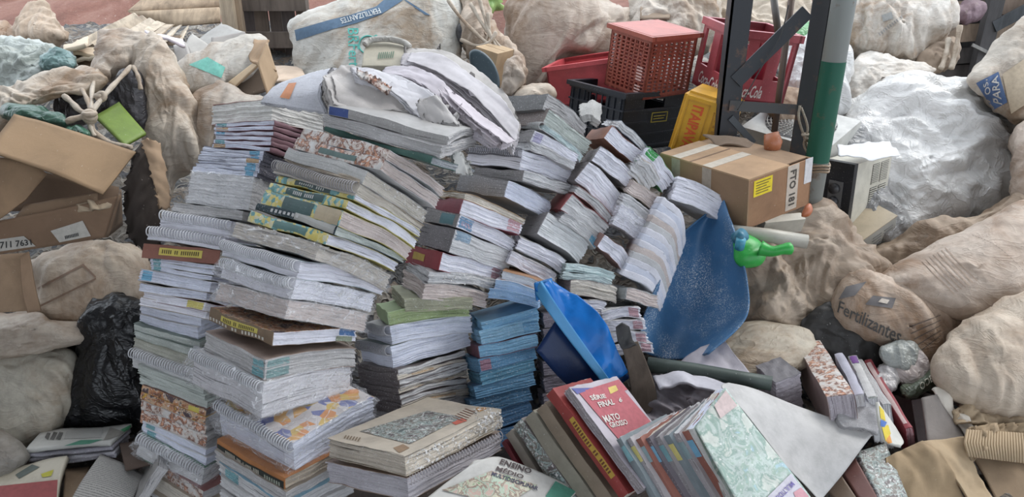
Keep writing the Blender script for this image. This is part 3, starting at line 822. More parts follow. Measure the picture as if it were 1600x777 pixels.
    for face, p0, p1, w0, w1, col in tabs:
        n = 8; m = max(2, int(nT * (w1 - w0))); V = []
        for k in range(m + 1):
            for i in range(n + 1): V.append(tuple(side_tex(face, p0 + (p1 - p0) * i / n, w0 + (w1 - w0) * k / m, 0.0007)))
        F_ = [(k * (n + 1) + i, k * (n + 1) + i + 1, (k + 1) * (n + 1) + i + 1, (k + 1) * (n + 1) + i) for k in range(m) for i in range(n)]
        UV = [[((x % (n + 1)) * .02, (x // (n + 1)) * lc / nT) for x in f] for f in F_]
        mesh('edge_print', V, F_, 'paper_edges', th, col, UV, False)
    for p0, p1, w0, w1, mt, col in bands:
        V = [tuple(side(sp, p0 + (p1 - p0) * i / 8, w0 + (w1 - w0) * k / 4, 0.0022 + 0.0022 * math.sin(math.pi * (w0 + (w1 - w0) * k / 4)))) for k in range(5) for i in range(9)]
        F_ = [(k * 9 + i, k * 9 + i + 1, k * 9 + i + 10, k * 9 + i + 9) for k in range(4) for i in range(8)]
        mesh('spine_label', V, F_, mt, spo or th, col, None, False)
    for txt, p0, p1, w0, w1, col in texts:
        V2, F2 = text_mesh(txt, 0.02)
        V = [tuple(side(sp, p1 - (p1 - p0) * x, w1 - (w1 - w0) * y, 0.0030 + 0.0022 * math.sin(math.pi * (w1 - (w1 - w0) * y)))) for x, y in V2]
        mesh('spine_lettering', V, F2, 'ink', spo or th, col, None, False)
    if ring:
        n = max(14, int(la / 0.0105)); rr = min(lc * 0.54, .0165); wr_ = max(.5 if rr > lc * .5 else 0, rr / lc * .9)
        mb = MB()
        for i in range(n):
            s = (i + .5) / n
            cc = Vector(P(s, 0, wr_)) - Vector(bh) * rr * .35
            tw = Vector(ah) + Vector(ch) * 0.12
            x = Vector(bh); z = tw.normalized(); y = z.cross(x).normalized(); x = y.cross(z)
            M = Matrix(((x.x, y.x, z.x, cc.x), (x.y, y.y, z.y, cc.y), (x.z, y.z, z.z, cc.z), (0, 0, 0, 1)))
            mb.torus(M, rr, 0.0022, 14, 5)
        mb.build('ring_binding', 'plastic', th, ringcol, True)
    if wrap:
        ex = 0.004
        def film(s, u, w_):
            p = P(s * 1.04 - .02, u * 1.04 - .02, w_ * 1.06 - .03)
            if ring and u == 0: p = p - bh * min(lc, .034) * 0.75 * math.sin(math.pi * min(max(w_, .06), .94))
            q = Vector(p) * 22 + Vector((sd, 0, 0)); k = 0.010 * ((1 - abs(noise.noise(q)) * 2) ** 2 - .35) + 0.005 * noise.noise(q * 2.4)
            d = np.zeros(3)
            if s in (0, 1): d += ah * (k if s else -k)
            if u in (0, 1): d += bh * (k if u else -k)
            if w_ in (0, 1): d += ch * (k if w_ else -k) * .5
            return p + d
        V, F_, UV = grid_box(26, 22, 8, film)
        mesh('plastic_wrap', V, F_, 'clear_film', th, (1, 1, 1), None, True)
    if ctext:
        for txt, q, col in ctext:
            # lettering on the front cover: q = (s0, s1, u0, u1) with text x along -s (left end to near corner), y along -u
            V2, F2 = text_mesh(txt, 0.02); s0, s1, u0, u1 = q
            V = [tuple(P(s1 - (s1 - s0) * x, u0 + (u1 - u0) * y, 0) - ch * 0.0012) for x, y in V2]
            mesh('cover_lettering', V, F2, 'ink', th, col, None, False)
    return th, P, (O, a, b, c)

GRP = 'waste books in leaning stacks'
def column(rows, where, A, B, Yp, c0, rdef=(55, 22), group=None, wc=0.3, start=0, fill=True, rough=0):
    """rows: (L, N, R or None, t, description, options); option n repeats a run of booklets towards end positions (Le, Ne)"""
    (y1, Y1), (y2, Y2) = Yp
    k = start
    for ri, row in enumerate(rows):
        L, N, R, t, desc, o = row; o = dict(o)
        if ri + 1 < len(rows) and fill:
            g = rows[ri + 1][1][1] - o.get('Ne', N)[1]
            if t < g < t + 14: t = g
        n = o.pop('n', 1); Le = o.pop('Le', L); Ne = o.pop('Ne', N); Re = o.pop('Re', None); var = o.pop('var', None)
        aa = o.pop('A', A); bb = o.pop('B', B); dY = o.pop('dY', 0.0)
        c0r = o.pop('c0', c0); wcr = o.pop('wc', wc); jit = 3.0 if n > 1 else 0.0
        for i in range(n):
            k += 1; f = i / max(1, n - 1) if n > 1 else 0
            rnd = random.Random(k * 17 + len(where))
            Li = (L[0] + (Le[0] - L[0]) * f + rnd.uniform(-jit, jit), L[1] + (Le[1] - L[1]) * f)
            Ni = (N[0] + (Ne[0] - N[0]) * f + rnd.uniform(-jit, jit) * .6, N[1] + (Ne[1] - N[1]) * f)
            if R is None: Ri = (Ni[0] + rdef[0], Ni[1] + rdef[1])
            elif Re: Ri = (R[0] + (Re[0] - R[0]) * f, R[1] + (Re[1] - R[1]) * f)
            else: Ri = (R[0] + Ni[0] - N[0], R[1] + Ni[1] - N[1])
            Yv = Y1 + (Y2 - Y1) * (Ni[1] - y1) / (y2 - y1) + dY
            oo = dict(o)
            if rough: oo['rag'] = max(oo.get('rag', 0), rough); oo.setdefault('bend', rnd.uniform(.0, .022)); oo.setdefault('wav', .008)
            if var: oo.update(var[i % len(var)])
            book(Li, Ni, Ri, t, Yv, aa, bb, c0r, label=f'{desc}, {ordinal(k)} down in {where}', group=group or GRP, wc=wcr, **oo)

def lean(deg, side=0.0):
    return (math.sin(R_(side)), -math.sin(R_(deg)) * math.cos(R_(side)), -math.cos(R_(deg)) * math.cos(R_(side)))

def tb(face, p0, p1, col, w0=0.1, w1=0.9): return (face, p0, p1, w0, w1, col)

# --- stack beside the black bag
blue_tab = [dict(tabs=[tb('L', .80, .97, TT)]), dict(tabs=[tb('L', .76, .97, TO)]), dict(tabs=[tb('L', .82, .96, TB)]), dict(tabs=[])]
blue_tabN = [dict(tabs=[tb('L', .06, .22, TB)]), dict(tabs=[tb('L', .06, .18, TB)]), dict(tabs=[tb('L', .02, .22, TO)]), dict(tabs=[tb('L', .06, .2, TB)])]
colA = [
 ((332, 164), (426, 153), (508, 178), 30, 'thick torn white-edged book', dict(paper=(.74, .73, .70), cover=(.40, .22, .20), rag=.004)),
 ((337, 192), (428, 189), (486, 207), 7, 'thin white booklet with maroon spine', dict(n=6, Le=(335, 224), Ne=(423, 230), paper=WB, spine='R', cover=(.22, .12, .14), var=blue_tab)),
 ((320, 229), (412, 237), (462, 258), 6.2, 'thin white booklet with dark spine', dict(n=6, Le=(303, 260), Ne=(403, 268), paper=WB, spine='R', cover=(.13, .13, .16), var=blue_tabN)),
 ((300, 268), (397, 277), (445, 296), 46, 'thick notebook block in clear wrap', dict(paper=LG, ring=False, wrap=True, cover=LG, rag=.003)),
 ((271, 316), (380, 330), None, 13, 'thin grey book', dict(paper=GY, cover=(.40, .41, .40))),
 ((254, 331), (362, 345), None, 21, 'white ring-bound book', dict(ring=True, paper=W_, cover=W_)),
 ((234, 354), (352, 371), None, 17, 'protruding white ring-bound book', dict(ring=True, paper=W_, cover=(.5, .5, .5))),
 ((225, 380), (345, 391), None, 18, 'red-brown book with yellow spine label', dict(spine='L', paper=CR, cover=(.27, .12, .09), bands=[(.22, .78, .2, .72, 'ink', (.60, .50, .12))], texts=[('IIIII II IIIIIIIII', .26, .74, .32, .6, (.10, .07, .03))])),
 ((240, 400), (336, 415), None, 8, 'thin white booklet with teal edge tabs', dict(n=3, Le=(239, 414), Ne=(333, 431), paper=WB, tabs=[tb('L', .84, .96, TT)], bendL=.004)),
 ((220, 421), (331, 439), None, 18, 'white-edged book with blue edge tab', dict(paper=WB, cover=GY, tabs=[tb('L', .82, .96, TB)])),
 ((221, 441), (324, 458), None, 11, 'white-edged book with tan cover', dict(paper=WB, cover=TAN)),
 ((226, 456), (322, 472), None, 11, 'white-edged book with yellow edge mark', dict(paper=W_, cover=(.22, .10, .10), tabs=[tb('L', .02, .28, TY)])),
 ((221, 464), (324, 487), None, 12, 'white-edged book with brown tan cover', dict(paper=W_, cover=TAN)),
 ((216, 477), (312, 496), (380, 470), 15, 'wide white booklet with brown side', dict(n=2, Le=(216, 491), Ne=(310, 512), paper=WB, cover=GY)),
 ((207, 506), (312, 534), (380, 505), 10, 'grey-green edged booklet', dict(n=2, Le=(208, 517), Ne=(308, 546), paper=GN, cover=(.16, .20, .18))),
 ((209, 529), (302, 561), (372, 534), 10, 'slipping olive-edged booklet', dict(paper=(.46, .46, .40), cover=(.36, .36, .30))),
 ((207, 544), (302, 576), (372, 545), 21, 'grey ring-bound book', dict(ring=True, paper=LG, cover=GY)),
 ((217, 571), (318, 607), (385, 575), 9, 'pale green edged booklet', dict(n=3, Le=(221, 589), Ne=(323, 628), paper=GN, cover=GN, bendL=-.004)),
 ((223, 601), (323, 641), (388, 609), 11, 'dark fiery patterned spine book', dict(spine='L', spmat='print_fire', paper=DK, cover=(.2, .1, .08), bands=[(.1, .26, .1, .9, 'ink', (.58, .50, .12))])),
 ((221, 612), (322, 652), (388, 620), 14, 'orange and yellow patterned spine book', dict(spine='L', spmat='print_fire', paper=GY, cover=(.5, .3, .1))),
 ((222, 626), (323, 667), (388, 634), 14, 'white book with orange-flecked spine', dict(spine='L', spmat='print_orange', paper=GY, cover=GY)),
 ((222, 639), (324, 682), (389, 648), 15, 'pale book with brown-flecked spine', dict(spine='L', spmat='print_orange', paper=GY, cover=GY)),
 ((224, 656), (322, 703), (388, 668), 11, 'thin white booklet with teal tab', dict(n=2, Le=(226, 667), Ne=(323, 715), paper=WB, tabs=[tb('L', .8, .94, TT)])),
 ((220, 676), (320, 731), (385, 695), 30, 'ring-bound book in loose clear wrap', dict(ring=True, wrap=True, paper=LG, cover=(.10, .22, .14))),
 ((238, 716), (318, 768), (385, 732), 16, 'book with pink-brown flecked spine', dict(spine='L', spmat='print_orange', paper=GY, cover=(.32, .14, .13))),
 ((232, 734), (316, 790), (383, 752), 26, 'cream-edged book', dict(paper=CR, cover=TAN)),
 ((230, 762), (315, 822), (382, 782), 26, 'white-edged bottom book', dict(paper=GY, cover=TAN)),
]
column(colA, 'the stack beside the black bag', .262, .205, ((777, 1.88), (160, 2.50)), lean(24), rdef=(50, 12))

# --- tall stack with ring-bound books
yl = lambda: dict(spine='L', spmat='print_yellow', cover=(.5, .45, .15))
colB = [
 ((513, 163), (699, 214), (752, 190), 13, 'wide book with blue and cream spine', dict(A=.36, B=.25, spine='L', paper=GY, cover=(.42, .41, .40), bands=[(.82, .985, .05, .95, 'cover', (.07, .11, .30))], rag=.005)),
 ((506, 178), (690, 228), (748, 206), 20, 'wide frayed grey-edged book', dict(A=.36, B=.25, paper=GY, cover=GY, rag=.005)),
 ((508, 197), (676, 246), (742, 268), 10, 'dark green book with frayed spine', dict(spine='L', paper=(.34, .36, .38), cover=(.05, .12, .10), A=.33)),
 ((474, 200), (610, 233), (697, 290), 15, 'white book with orange-flecked spine', dict(spine='L', spmat='print_orange', paper=PK, cover=LG, bend=.01)),
 ((464, 215), (602, 249), (690, 308), 17, 'white book with green title spine', dict(spine='L', spmat='print_orange', paper=PK, cover=LG, bend=.012, bands=[(.28, .70, .3, .75, 'ink', (.12, .18, .17))])),
 ((451, 228), (575, 268), (672, 328), 20, 'grey book with flecked cream pages', dict(spine='L', paper=(.60, .56, .50), cover=(.48, .48, .47), rag=.005, bend=.012)),
 ((445, 241), (562, 281), (668, 344), 8, 'thin tan booklet', dict(paper=TAN, cover=TAN, bend=.01)),
 ((432, 253), (562, 288), (664, 350), 18, 'grey coil-bound book', dict(ring=True, paper=CR, cover=GY, ringcol=(.33, .32, .33), bend=.01)),
 ((432, 275), (556, 303), (662, 357), 10, 'speckled book with black title spine', dict(**yl(), paper=W_, bands=[(.28, .74, .1, .9, 'cover', (.05, .08, .08))], texts=[('IIIIIII IIII', .36, .68, .3, .7, (.5, .52, .5))], rag=.004)),
 ((422, 285), (545, 313), (658, 368), 11, 'yellow speckled book with black title label', dict(**yl(), paper=W_, bands=[(.28, .76, .12, .88, 'cover', (.03, .08, .08))], texts=[('IIIII IIIII', .40, .66, .3, .7, (.55, .56, .55))], rag=.004)),
 ((414, 297), (538, 328), (648, 380), 12, 'yellow speckled book with tan end', dict(**yl(), paper=PK, bands=[(.34, .72, .1, .9, 'cover', (.05, .10, .10)), (.01, .30, .02, .98, 'cover', (.46, .38, .26))], rag=.004)),
 ((402, 316), (528, 352), (637, 400), 12, 'book with black spine', dict(spine='L', paper=GN, cover=(.05, .07, .08), texts=[('IIIIIII', .45, .8, .3, .7, (.5, .5, .5))], bands=[(.01, .5, .02, .98, 'cover', (.40, .40, .38))], rag=.005)),
 ((391, 330), (515, 364), (625, 408), 11, 'pale yellow-green speckled book', dict(**yl(), paper=W_, bands=[(.25, .66, .15, .85, 'cover', (.10, .20, .19))], rag=.004)),
 ((368, 346), (500, 382), (615, 424), 26, 'cream-edged book in torn plastic', dict(paper=(.56, .51, .45), cover=CR, wrap=True, rag=.004)),
 ((350, 376), (470, 408), (606, 432), 22, 'white book with thick ring binding', dict(ring=True, paper=W_, cover=(.44, .50, .53), rag=.003)),
 ((350, 406), (463, 435), (588, 460), 33, 'ring-bound book in shiny wrap', dict(ring=True, wrap=True, paper=W_, cover=LG, rag=.003)),
 ((342, 440), (452, 468), (578, 488), 32, 'wrapped cream-based book', dict(paper=PK, wrap=True, cover=LG, rag=.003)),
 ((328, 482), (428, 520), (560, 508), 22, 'brown book with yellow spine label', dict(spine='L', paper=W_, cover=(.20, .14, .09), cvmat='print_fire', bands=[(.22, .80, .18, .6, 'ink', (.58, .50, .12))], texts=[('IIIII II IIIIIIIII', .27, .76, .26, .52, (.10, .08, .03)), ('IIIIII II IIIIIII', .12, .98, .66, .9, (.6, .58, .52))], tabs=[tb('R', .78, .98, (.12, .22, .42), .0, .5), tb('R', .74, .95, (.30, .34, .26), .5, 1)], rag=.004)),
 ((320, 517), (415, 563), (560, 536), 28, 'grey book with teal corner print', dict(paper=GY, cover=(.34, .26, .22), tabs=[tb('L', .02, .18, TT), tb('R', .02, .24, (.26, .38, .38))], rag=.003)),
 ((302, 546), (412, 596), (552, 563), 58, 'thick ring-bound book in wrap', dict(ring=True, wrap=True, paper=(.66, .65, .68), cover=GY, rag=.004)),
 ((339, 625), (458, 692), (586, 611), 47, 'wrapped book with orange confetti cover', dict(ring=True, wrap=True, paper=WB, cover=LG, cvmat='print_confetti')),
 ((339, 686), (446, 749), (560, 690), 12, 'orange and black spine dictionary', dict(spine='L', paper=TAN, cover=(.42, .18, .07), bands=[(.01, .99, .3, .98, 'ink', (.03, .035, .03))], texts=[('IIIIIII III I IIII IIII', .36, .86, .42, .86, (.55, .52, .44)), ('IIIIIII', .06, .28, .5, .8, (.4, .44, .36))])),
 ((336, 703), (447, 769), (558, 708), 14, 'grey-edged book', dict(paper=GY, cover=(.30, .26, .22))),
 ((342, 722), (446, 790), (556, 728), 15, 'blue-covered booklet', dict(paper=LG, cover=(.22, .38, .48), tabs=[tb('L', .7, .9, TT)])),
 ((343, 742), (446, 812), (556, 750), 18, 'white-edged booklet', dict(n=2, Le=(343, 765), Ne=(446, 838), paper=LG, cover=GY)),
]
column(colB, 'the ring-bound stack', .262, .215, ((777, 1.68), (200, 2.12)), lean(18), rough=.004)

# --- stack with the green book
ridge = [dict(paper=LG), dict(paper=CR, tabs=[tb('R', .2, .8, TO, .4, .7)]), dict(paper=LG)]
colC = [
 ((690, 296), (728, 302), (822, 338), 11, 'cream flecked book', dict(paper=CR, cover=(.48, .30, .14), rag=.004)),
 ((683, 309), (724, 313), (818, 347), 18, 'dark red spined book', dict(spine='L', paper=W_, cover=(.22, .05, .07), tabs=[tb('R', .76, .97, TP)], rag=.004)),
 ((668, 325), (719, 336), (808, 370), 20, 'grey spined book with teal print', dict(spine='L', paper=W_, cover=(.30, .29, .29), tabs=[tb('R', .02, .24, (.22, .36, .52)), tb('R', .06, .22, TP, .4, .75)], bands=[(.1, .5, .1, .9, 'cover', (.10, .22, .25))])),  # left-face shade put into the grey spine colour
 ((655, 347), (712, 358), (804, 390), 26, 'thick book with striped page print', dict(spine='L', paper=LG, cover=(.24, .23, .24), tabs=[tb('R', .02, .26, (.30, .40, .50), .0, .4)], rag=.004)),
 ((640, 383), (692, 394), (786, 416), 18, 'red spined book with yellow label', dict(spine='L', paper=W_, cover=(.26, .04, .05), bands=[(.45, .8, .3, .7, 'ink', (.45, .32, .08))], tabs=[tb('R', .84, .98, TP)], rag=.005)),
 ((638, 405), (672, 424), (776, 432), 18, 'dusty ragged-edged book', dict(paper=LG, cover=GY, rag=.008, bend=.012)),
 ((632, 420), (664, 442), (764, 450), 22, 'dusty curling cream book', dict(paper=PK, cover=GY, rag=.006, bend=.02)),
 ((612, 446), (632, 468), (738, 462), 8, 'thin olive-edged book', dict(paper=(.40, .40, .30), cover=(.36, .37, .26), bend=.008)),
 ((588, 474), (606, 488), (730, 464), 15, 'light green covered book', dict(paper=(.36, .44, .24), cover=(.36, .46, .26), spine='L')),
 ((571, 506), (609, 510), (735, 484), 21, 'white ring-bound book', dict(ring=True, paper=WB, cover=GY, ringcol=(.3, .3, .32))),
 ((561, 532), (610, 541), (732, 507), 26, 'white ring-bound book with dark cover', dict(ring=True, paper=WB, cover=(.12, .15, .15), ringcol=(.3, .3, .32))),
 ((557, 568), (621, 579), (726, 545), 7.5, 'thin grey-brown booklet', dict(n=9, Le=(566, 628), Ne=(628, 640), cover=(.16, .14, .14), spine='L', var=ridge)),
 ((566, 636), (630, 650), (730, 610), 22, 'grey bottom book', dict(n=3, Le=(566, 690), Ne=(630, 706), paper=GY, cover=GY)),
]
column(colC, 'the stack around the light green book', .215, .262, ((640, 2.05), (300, 2.42)), lean(20), rough=.0045)

# --- stack with blue light from nearby plastic painted into its paper
colD = [
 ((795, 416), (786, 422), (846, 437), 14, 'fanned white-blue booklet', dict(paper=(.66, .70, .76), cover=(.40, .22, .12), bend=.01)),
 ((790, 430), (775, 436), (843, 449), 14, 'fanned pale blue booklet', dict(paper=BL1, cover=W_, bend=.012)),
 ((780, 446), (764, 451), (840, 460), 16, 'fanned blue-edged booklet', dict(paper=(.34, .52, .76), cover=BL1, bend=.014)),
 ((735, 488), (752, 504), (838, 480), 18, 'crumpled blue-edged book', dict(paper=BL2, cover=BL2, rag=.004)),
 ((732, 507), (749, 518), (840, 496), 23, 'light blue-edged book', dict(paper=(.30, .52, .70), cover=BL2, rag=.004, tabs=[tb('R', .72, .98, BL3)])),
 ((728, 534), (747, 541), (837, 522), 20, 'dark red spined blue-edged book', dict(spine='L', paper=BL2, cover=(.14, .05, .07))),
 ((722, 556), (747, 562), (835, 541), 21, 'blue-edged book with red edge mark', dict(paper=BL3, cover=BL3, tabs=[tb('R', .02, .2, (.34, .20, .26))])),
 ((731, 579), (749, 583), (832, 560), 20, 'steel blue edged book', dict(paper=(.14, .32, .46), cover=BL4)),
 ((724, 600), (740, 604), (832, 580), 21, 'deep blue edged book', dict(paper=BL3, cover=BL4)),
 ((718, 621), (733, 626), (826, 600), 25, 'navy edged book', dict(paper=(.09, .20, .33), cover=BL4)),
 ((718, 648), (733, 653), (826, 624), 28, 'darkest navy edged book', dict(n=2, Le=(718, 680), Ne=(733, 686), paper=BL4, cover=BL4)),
]
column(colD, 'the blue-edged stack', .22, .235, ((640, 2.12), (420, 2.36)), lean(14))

# --- stack behind, left-face shade painted into its grey spine colours
colF = [
 ((790, 150), (856, 147), (920, 190), 22, 'grey-spined book with frayed pages', dict(spine='L', paper=GY, cover=(.20, .20, .20), rag=.006)),
 ((795, 174), (858, 171), (925, 222), 17, 'brown-grey spined frayed book', dict(spine='L', paper=GN, cover=(.22, .19, .18), rag=.006)),
 ((806, 190), (851, 195), (914, 238), 10, 'wire coil bound book', dict(ring=True, paper=TEALP, cover=GY, ringcol=(.45, .45, .45))),
 ((805, 204), (836, 203), (905, 238), 18, 'white-edged book with lilac mark', dict(spine='L', paper=W_, cover=(.24, .23, .23), tabs=[tb('R', .04, .2, (.48, .46, .62))], bend=.01)),
 ((800, 223), (834, 222), (898, 254), 13, 'thin frayed white booklet', dict(paper=LG, cover=GY, rag=.005)),
 ((732, 226), (817, 235), (897, 257), 31, 'dark grey thick ring-bound book', dict(ring=True, paper=W_, cover=(.2, .2, .22), ringcol=(.13, .13, .15), rag=.005)),
 ((742, 262), (819, 268), (893, 287), 18, 'frayed white book', dict(paper=LG, cover=(.26, .25, .25), spine='L', rag=.007)),
 ((720, 271), (795, 281), (864, 312), 29, 'thick grey-spined white book', dict(spine='L', paper=WB, cover=(.25, .25, .26), rag=.006, bend=.01)),
]
column(colF, 'the grey-spined stack', .262, .215, ((310, 2.50), (150, 2.72)), lean(16), rough=.006)

# --- slope of white-edged books beside the blue plastic
colG = [
 ((948, 187), (972, 189), (1020, 231), 11, 'thin book with dark cover', dict(paper=LG, cover=(.10, .12, .16), rag=.005)),
 ((926, 204), (957, 197), (1002, 238), 20, 'white book with red-brown cover', dict(spine='L', paper=W_, cover=(.26, .12, .08))),
 ((1000, 226), (1016, 230), (1056, 271), 23, 'white book with green cover corner', dict(paper=W_, cover=(.10, .36, .12), tabs=[tb('R', .0, .3, (.10, .40, .14), 0, .45)])),
 ((990, 236), (1004, 246), (1026, 268), 26, 'cream-white short book', dict(paper=LG, cover=TAN)),
 ((920, 238), (938, 230), (991, 267), 22, 'thick white book with grey spine', dict(spine='L', paper=W_, cover=(.30, .28, .28))),  # shade of the left faces painted as grey spines on this slope
 ((897, 256), (921, 253), (974, 302), 31, 'thick white book with dark spine', dict(spine='L', paper=W_, cover=(.24, .22, .22))),
 ((972, 278), (990, 281), (1026, 304), 20, 'torn cream-white book', dict(paper=PK, cover=TAN, rag=.004)),
 ((1040, 286), (1060, 276), (1138, 301), 36, 'bent white paper block', dict(paper=W_, cover=GY, bend=.03, rag=.004)),
 ((885, 287), (905, 289), (958, 331), 12, 'thin grey-white book', dict(paper=LG, cover=(.36, .18, .16))),
 ((962, 298), (979, 303), (1020, 329), 17, 'slim white book', dict(paper=LG, cover=GY)),
 ((872, 304), (895, 303), (950, 352), 24, 'flecked white book with red spine', dict(spine='L', paper=LG, cover=(.30, .08, .08))),
 ((862, 330), (882, 332), (937, 373), 13, 'grey-white book with blue corner', dict(paper=LG, cover=GY, tabs=[tb('R', .78, .98, TB)])),
 ((952, 318), (970, 321), (1008, 339), 32, 'white book in clear film', dict(paper=W_, cover=W_, wrap=True)),
 ((826, 337), (857, 332), (921, 375), 34, 'thick clean white book', dict(spine='L', paper=(.73, .74, .75), cover=(.34, .33, .34))),
 ((800, 364), (813, 370), (884, 402), 20, 'white sagging book', dict(n=2, Le=(792, 385), Ne=(802, 392), paper=W_, cover=GY, bend=.012, rag=.003)),
 ((927, 362), (945, 367), (983, 393), 21, 'small white book', dict(paper=W_, cover=(.28, .16, .14), spine='L')),
 ((866, 412), (884, 412), (957, 420), 12, 'pale teal curling booklet', dict(n=2, Le=(866, 422), Ne=(882, 424), paper=TEALP, cover=TEALP, bend=.012, rag=.004)),
 ((872, 434), (892, 437), (961, 440), 26, 'cream book with flecked pages', dict(paper=(.66, .62, .56), cover=(.24, .20, .20), spine='L', rag=.004)),
 ((878, 462), (896, 466), (938, 467), 28, 'white lower book', dict(paper=W_, cover=GY)),
 ((955, 445), (980, 451), (1020, 456), 20, 'cream book with grey-striped spine', dict(spine='L', paper=PK, cover=(.38, .40, .40))),
 ((935, 478), (942, 486), (994, 478), 17, 'white bottom book', dict(n=4, Le=(948, 530), Ne=(958, 540), paper=W_, cover=GY, tabs=[tb('R', .7, .95, TP)])),
]
column(colG, 'the white slope beside the blue sheet', .205, .245, ((480, 2.30), (190, 2.78)), lean(14), wc=.6, fill=False, rough=.0055)
# fanned booklets that slide down on the blue plastic
for i in range(13):
    f = i / 12
    x0, y0 = 1036 - 62 * f, 308 + 112 * f; x1, y1 = 1072 - 36 * f, 380 + 98 * f
    mid = ((x0 + x1) / 2 + 12, (y0 + y1) / 2 - 10)
    Yc = 2.55 - 0.12 * f
    slab('booklet', [[(x0, y0, Yc), (mid[0], mid[1], Yc - .01), (x1, y1, Yc - .03)],
                     [(x0 - 5.6, y0 + 9.6, Yc - .008), (mid[0] - 5.4, mid[1] + 9.6, Yc - .02), (x1 - 5, y1 + 9.6, Yc - .04)]], 0.14, 'paper_edges',
         [W_, WB, W_, PK, LG][i % 5], nu=16, nv=5, amp=.003, fr=18, rag=.004, label=f'curved white booklet, {ordinal(i + 1)} down in the fan against the blue sheet', cat='book', group='fanned booklets')
# ------------------------------------------------------------------ sacks and bags
BE = (.60, .54, .47); BE2 = (.54, .47, .40); WH = (.66, .64, .60); GB = (.50, .46, .41)
def sack(name, pts, Yt, Yb, label, cat='sack', **k):
    return blob(name, pts, Yt, Yb, label=label, cat=cat, **k)
sack('cloth_bundle', [(12, 52), (28, 30), (50, 14), (66, 9), (76, 22), (90, 40), (104, 58), (82, 68), (45, 70), (20, 66)], 4.75, 4.6, 'crumpled beige cloth bundle below the red earth bank', 'bundle', T=.15, Tb=.2, color=(.52, .43, .34), amp=.035, fr=9)
sack('plastic_bag', [(-20, 72), (40, 64), (80, 72), (114, 92), (104, 118), (70, 150), (-20, 160)], 3.9, 3.7, 'pale green-grey plastic bag under the beige cloth bundle', 'bag', T=.18, mat='crumpled_plastic', color=(.33, .36, .33), amp=.03, fr=9)
sack('plastic_bag', [(62, 92), (90, 82), (112, 92), (112, 106), (80, 112), (60, 106)], 3.6, 3.55, 'small dark teal plastic scrap bag', 'bag', T=.06, Tb=.08, mat='crumpled_plastic', color=(.13, .22, .21), amp=.02, fr=14, spokes=60, rings=24)
sack('paper_sack', [(-15, 40), (10, 38), (16, 60), (0, 72), (-20, 72)], 4.8, 4.7, 'tan crumpled paper sack beside the beige cloth bundle', 'sack', T=.1, color=(.46, .36, .27), spokes=60, rings=24)
for i, (x, y, w_, h_, r_) in enumerate([(122, 72, 50, 7, .1), (118, 82, 46, 7, -.1), (120, 92, 56, 8, .12), (128, 103, 60, 8, .25), (100, 70, 40, 9, -.3)]):
    dx, dy = w_ * math.cos(r_), w_ * math.sin(r_)
    slab('cardboard_sheet', [[(x, y, 4.2), (x + dx, y + dy, 4.15)], [(x - 8, y + h_ * 1.2, 3.95), (x + dx - 6, y + dy + h_ * 1.2, 3.9)]], .02, 'cardboard', [(.46, .36, .25), (.55, .46, .35), (.40, .31, .22)][i % 3], None, 10, 6, .012, 8,
         label=f'flattened tan cardboard sheet, {ordinal(i + 1)} in the pile before the pallet', cat='cardboard', group='flattened cardboard')
# open big bag with tied straps
bb = thing('bulk_bag', 'open beige bulk bag with knotted lifting straps', 'bag', tuple(at(220, 330, 2.95)))
blob('bag_side', [(226, 56), (246, 50), (262, 78), (285, 128), (305, 178), (320, 230), (320, 252), (300, 264), (276, 285), (262, 318), (240, 250), (222, 205), (214, 150), (204, 106), (212, 76)], 3.15, 2.85, .13, .16, (255, 170), 'sack', (.62, .56, .48), .022, 8, (1.4, 1, .6), parent=bb)
blob('bag_side', [(160, 54), (190, 50), (228, 52), (226, 66), (206, 100), (182, 112), (152, 138), (138, 128), (154, 92)], 3.2, 3.0, .08, .1, (188, 84), 'sack', (.56, .50, .43), .022, 9, parent=bb, spokes=80, rings=30)
blob('bag_side', [(-20, 150), (60, 122), (138, 110), (152, 120), (146, 138), (96, 150), (40, 172), (-20, 196)], 2.95, 2.75, .10, .12, (60, 148), 'sack', (.57, .51, .43), .022, 8, (1, 1, 2.2), parent=bb)
def strap(path, r, nm='strap', col=(.55, .49, .41), par=None):
    pts = [tuple(at(*p)) for p in crom(path, 18)]
    return MB().tube(pts, [r * (.8 + .12 * math.sin(i * .9)) for i in range(18)], 7).build(nm, 'sack', par, col, True)
for pth, r in [([(205, 104, 2.95), (185, 125, 2.85), (165, 147, 2.75), (143, 175, 2.66)], .016), ([(208, 104, 2.95), (216, 120, 2.9), (220, 140, 2.88)], .014),
               ([(100, 150, 2.75), (112, 160, 2.72), (124, 172, 2.68), (140, 180, 2.65)], .018), ([(128, 140, 2.8), (136, 155, 2.72), (142, 175, 2.66)], .014), ([(152, 110, 2.95), (144, 140, 2.8), (143, 172, 2.66)], .014),
               ([(90, 198, 2.62), (110, 188, 2.62), (138, 180, 2.64)], .02), ([(140, 182, 2.64), (146, 205, 2.62), (168, 222, 2.60), (205, 232, 2.58)], .020), ([(140, 182, 2.64), (142, 200, 2.62), (148, 214, 2.6)], .015)]:
    strap(pth, r * .72, par=bb)
kb = MB()
for k in range(4): kb.torus(Matrix.Translation(at(140, 178 + k * 2, 2.63)) @ Matrix.Rotation(.6 * k, 4, 'Y') @ Matrix.Rotation(.5 * k, 4, 'X'), .017, .010, 12, 7)
kb.build('knot', 'sack', bb, (.55, .49, .41), True)
kb = MB(); kb.torus(Matrix.Translation(at(157, 150, 2.74)), .014, .011, 10, 6); kb.torus(Matrix.Translation(at(158, 151, 2.73)) @ Matrix.Rotation(1, 4, 'X'), .013, .011, 10, 6); kb.build('knot', 'sack', bb, (.55, .49, .41), True)

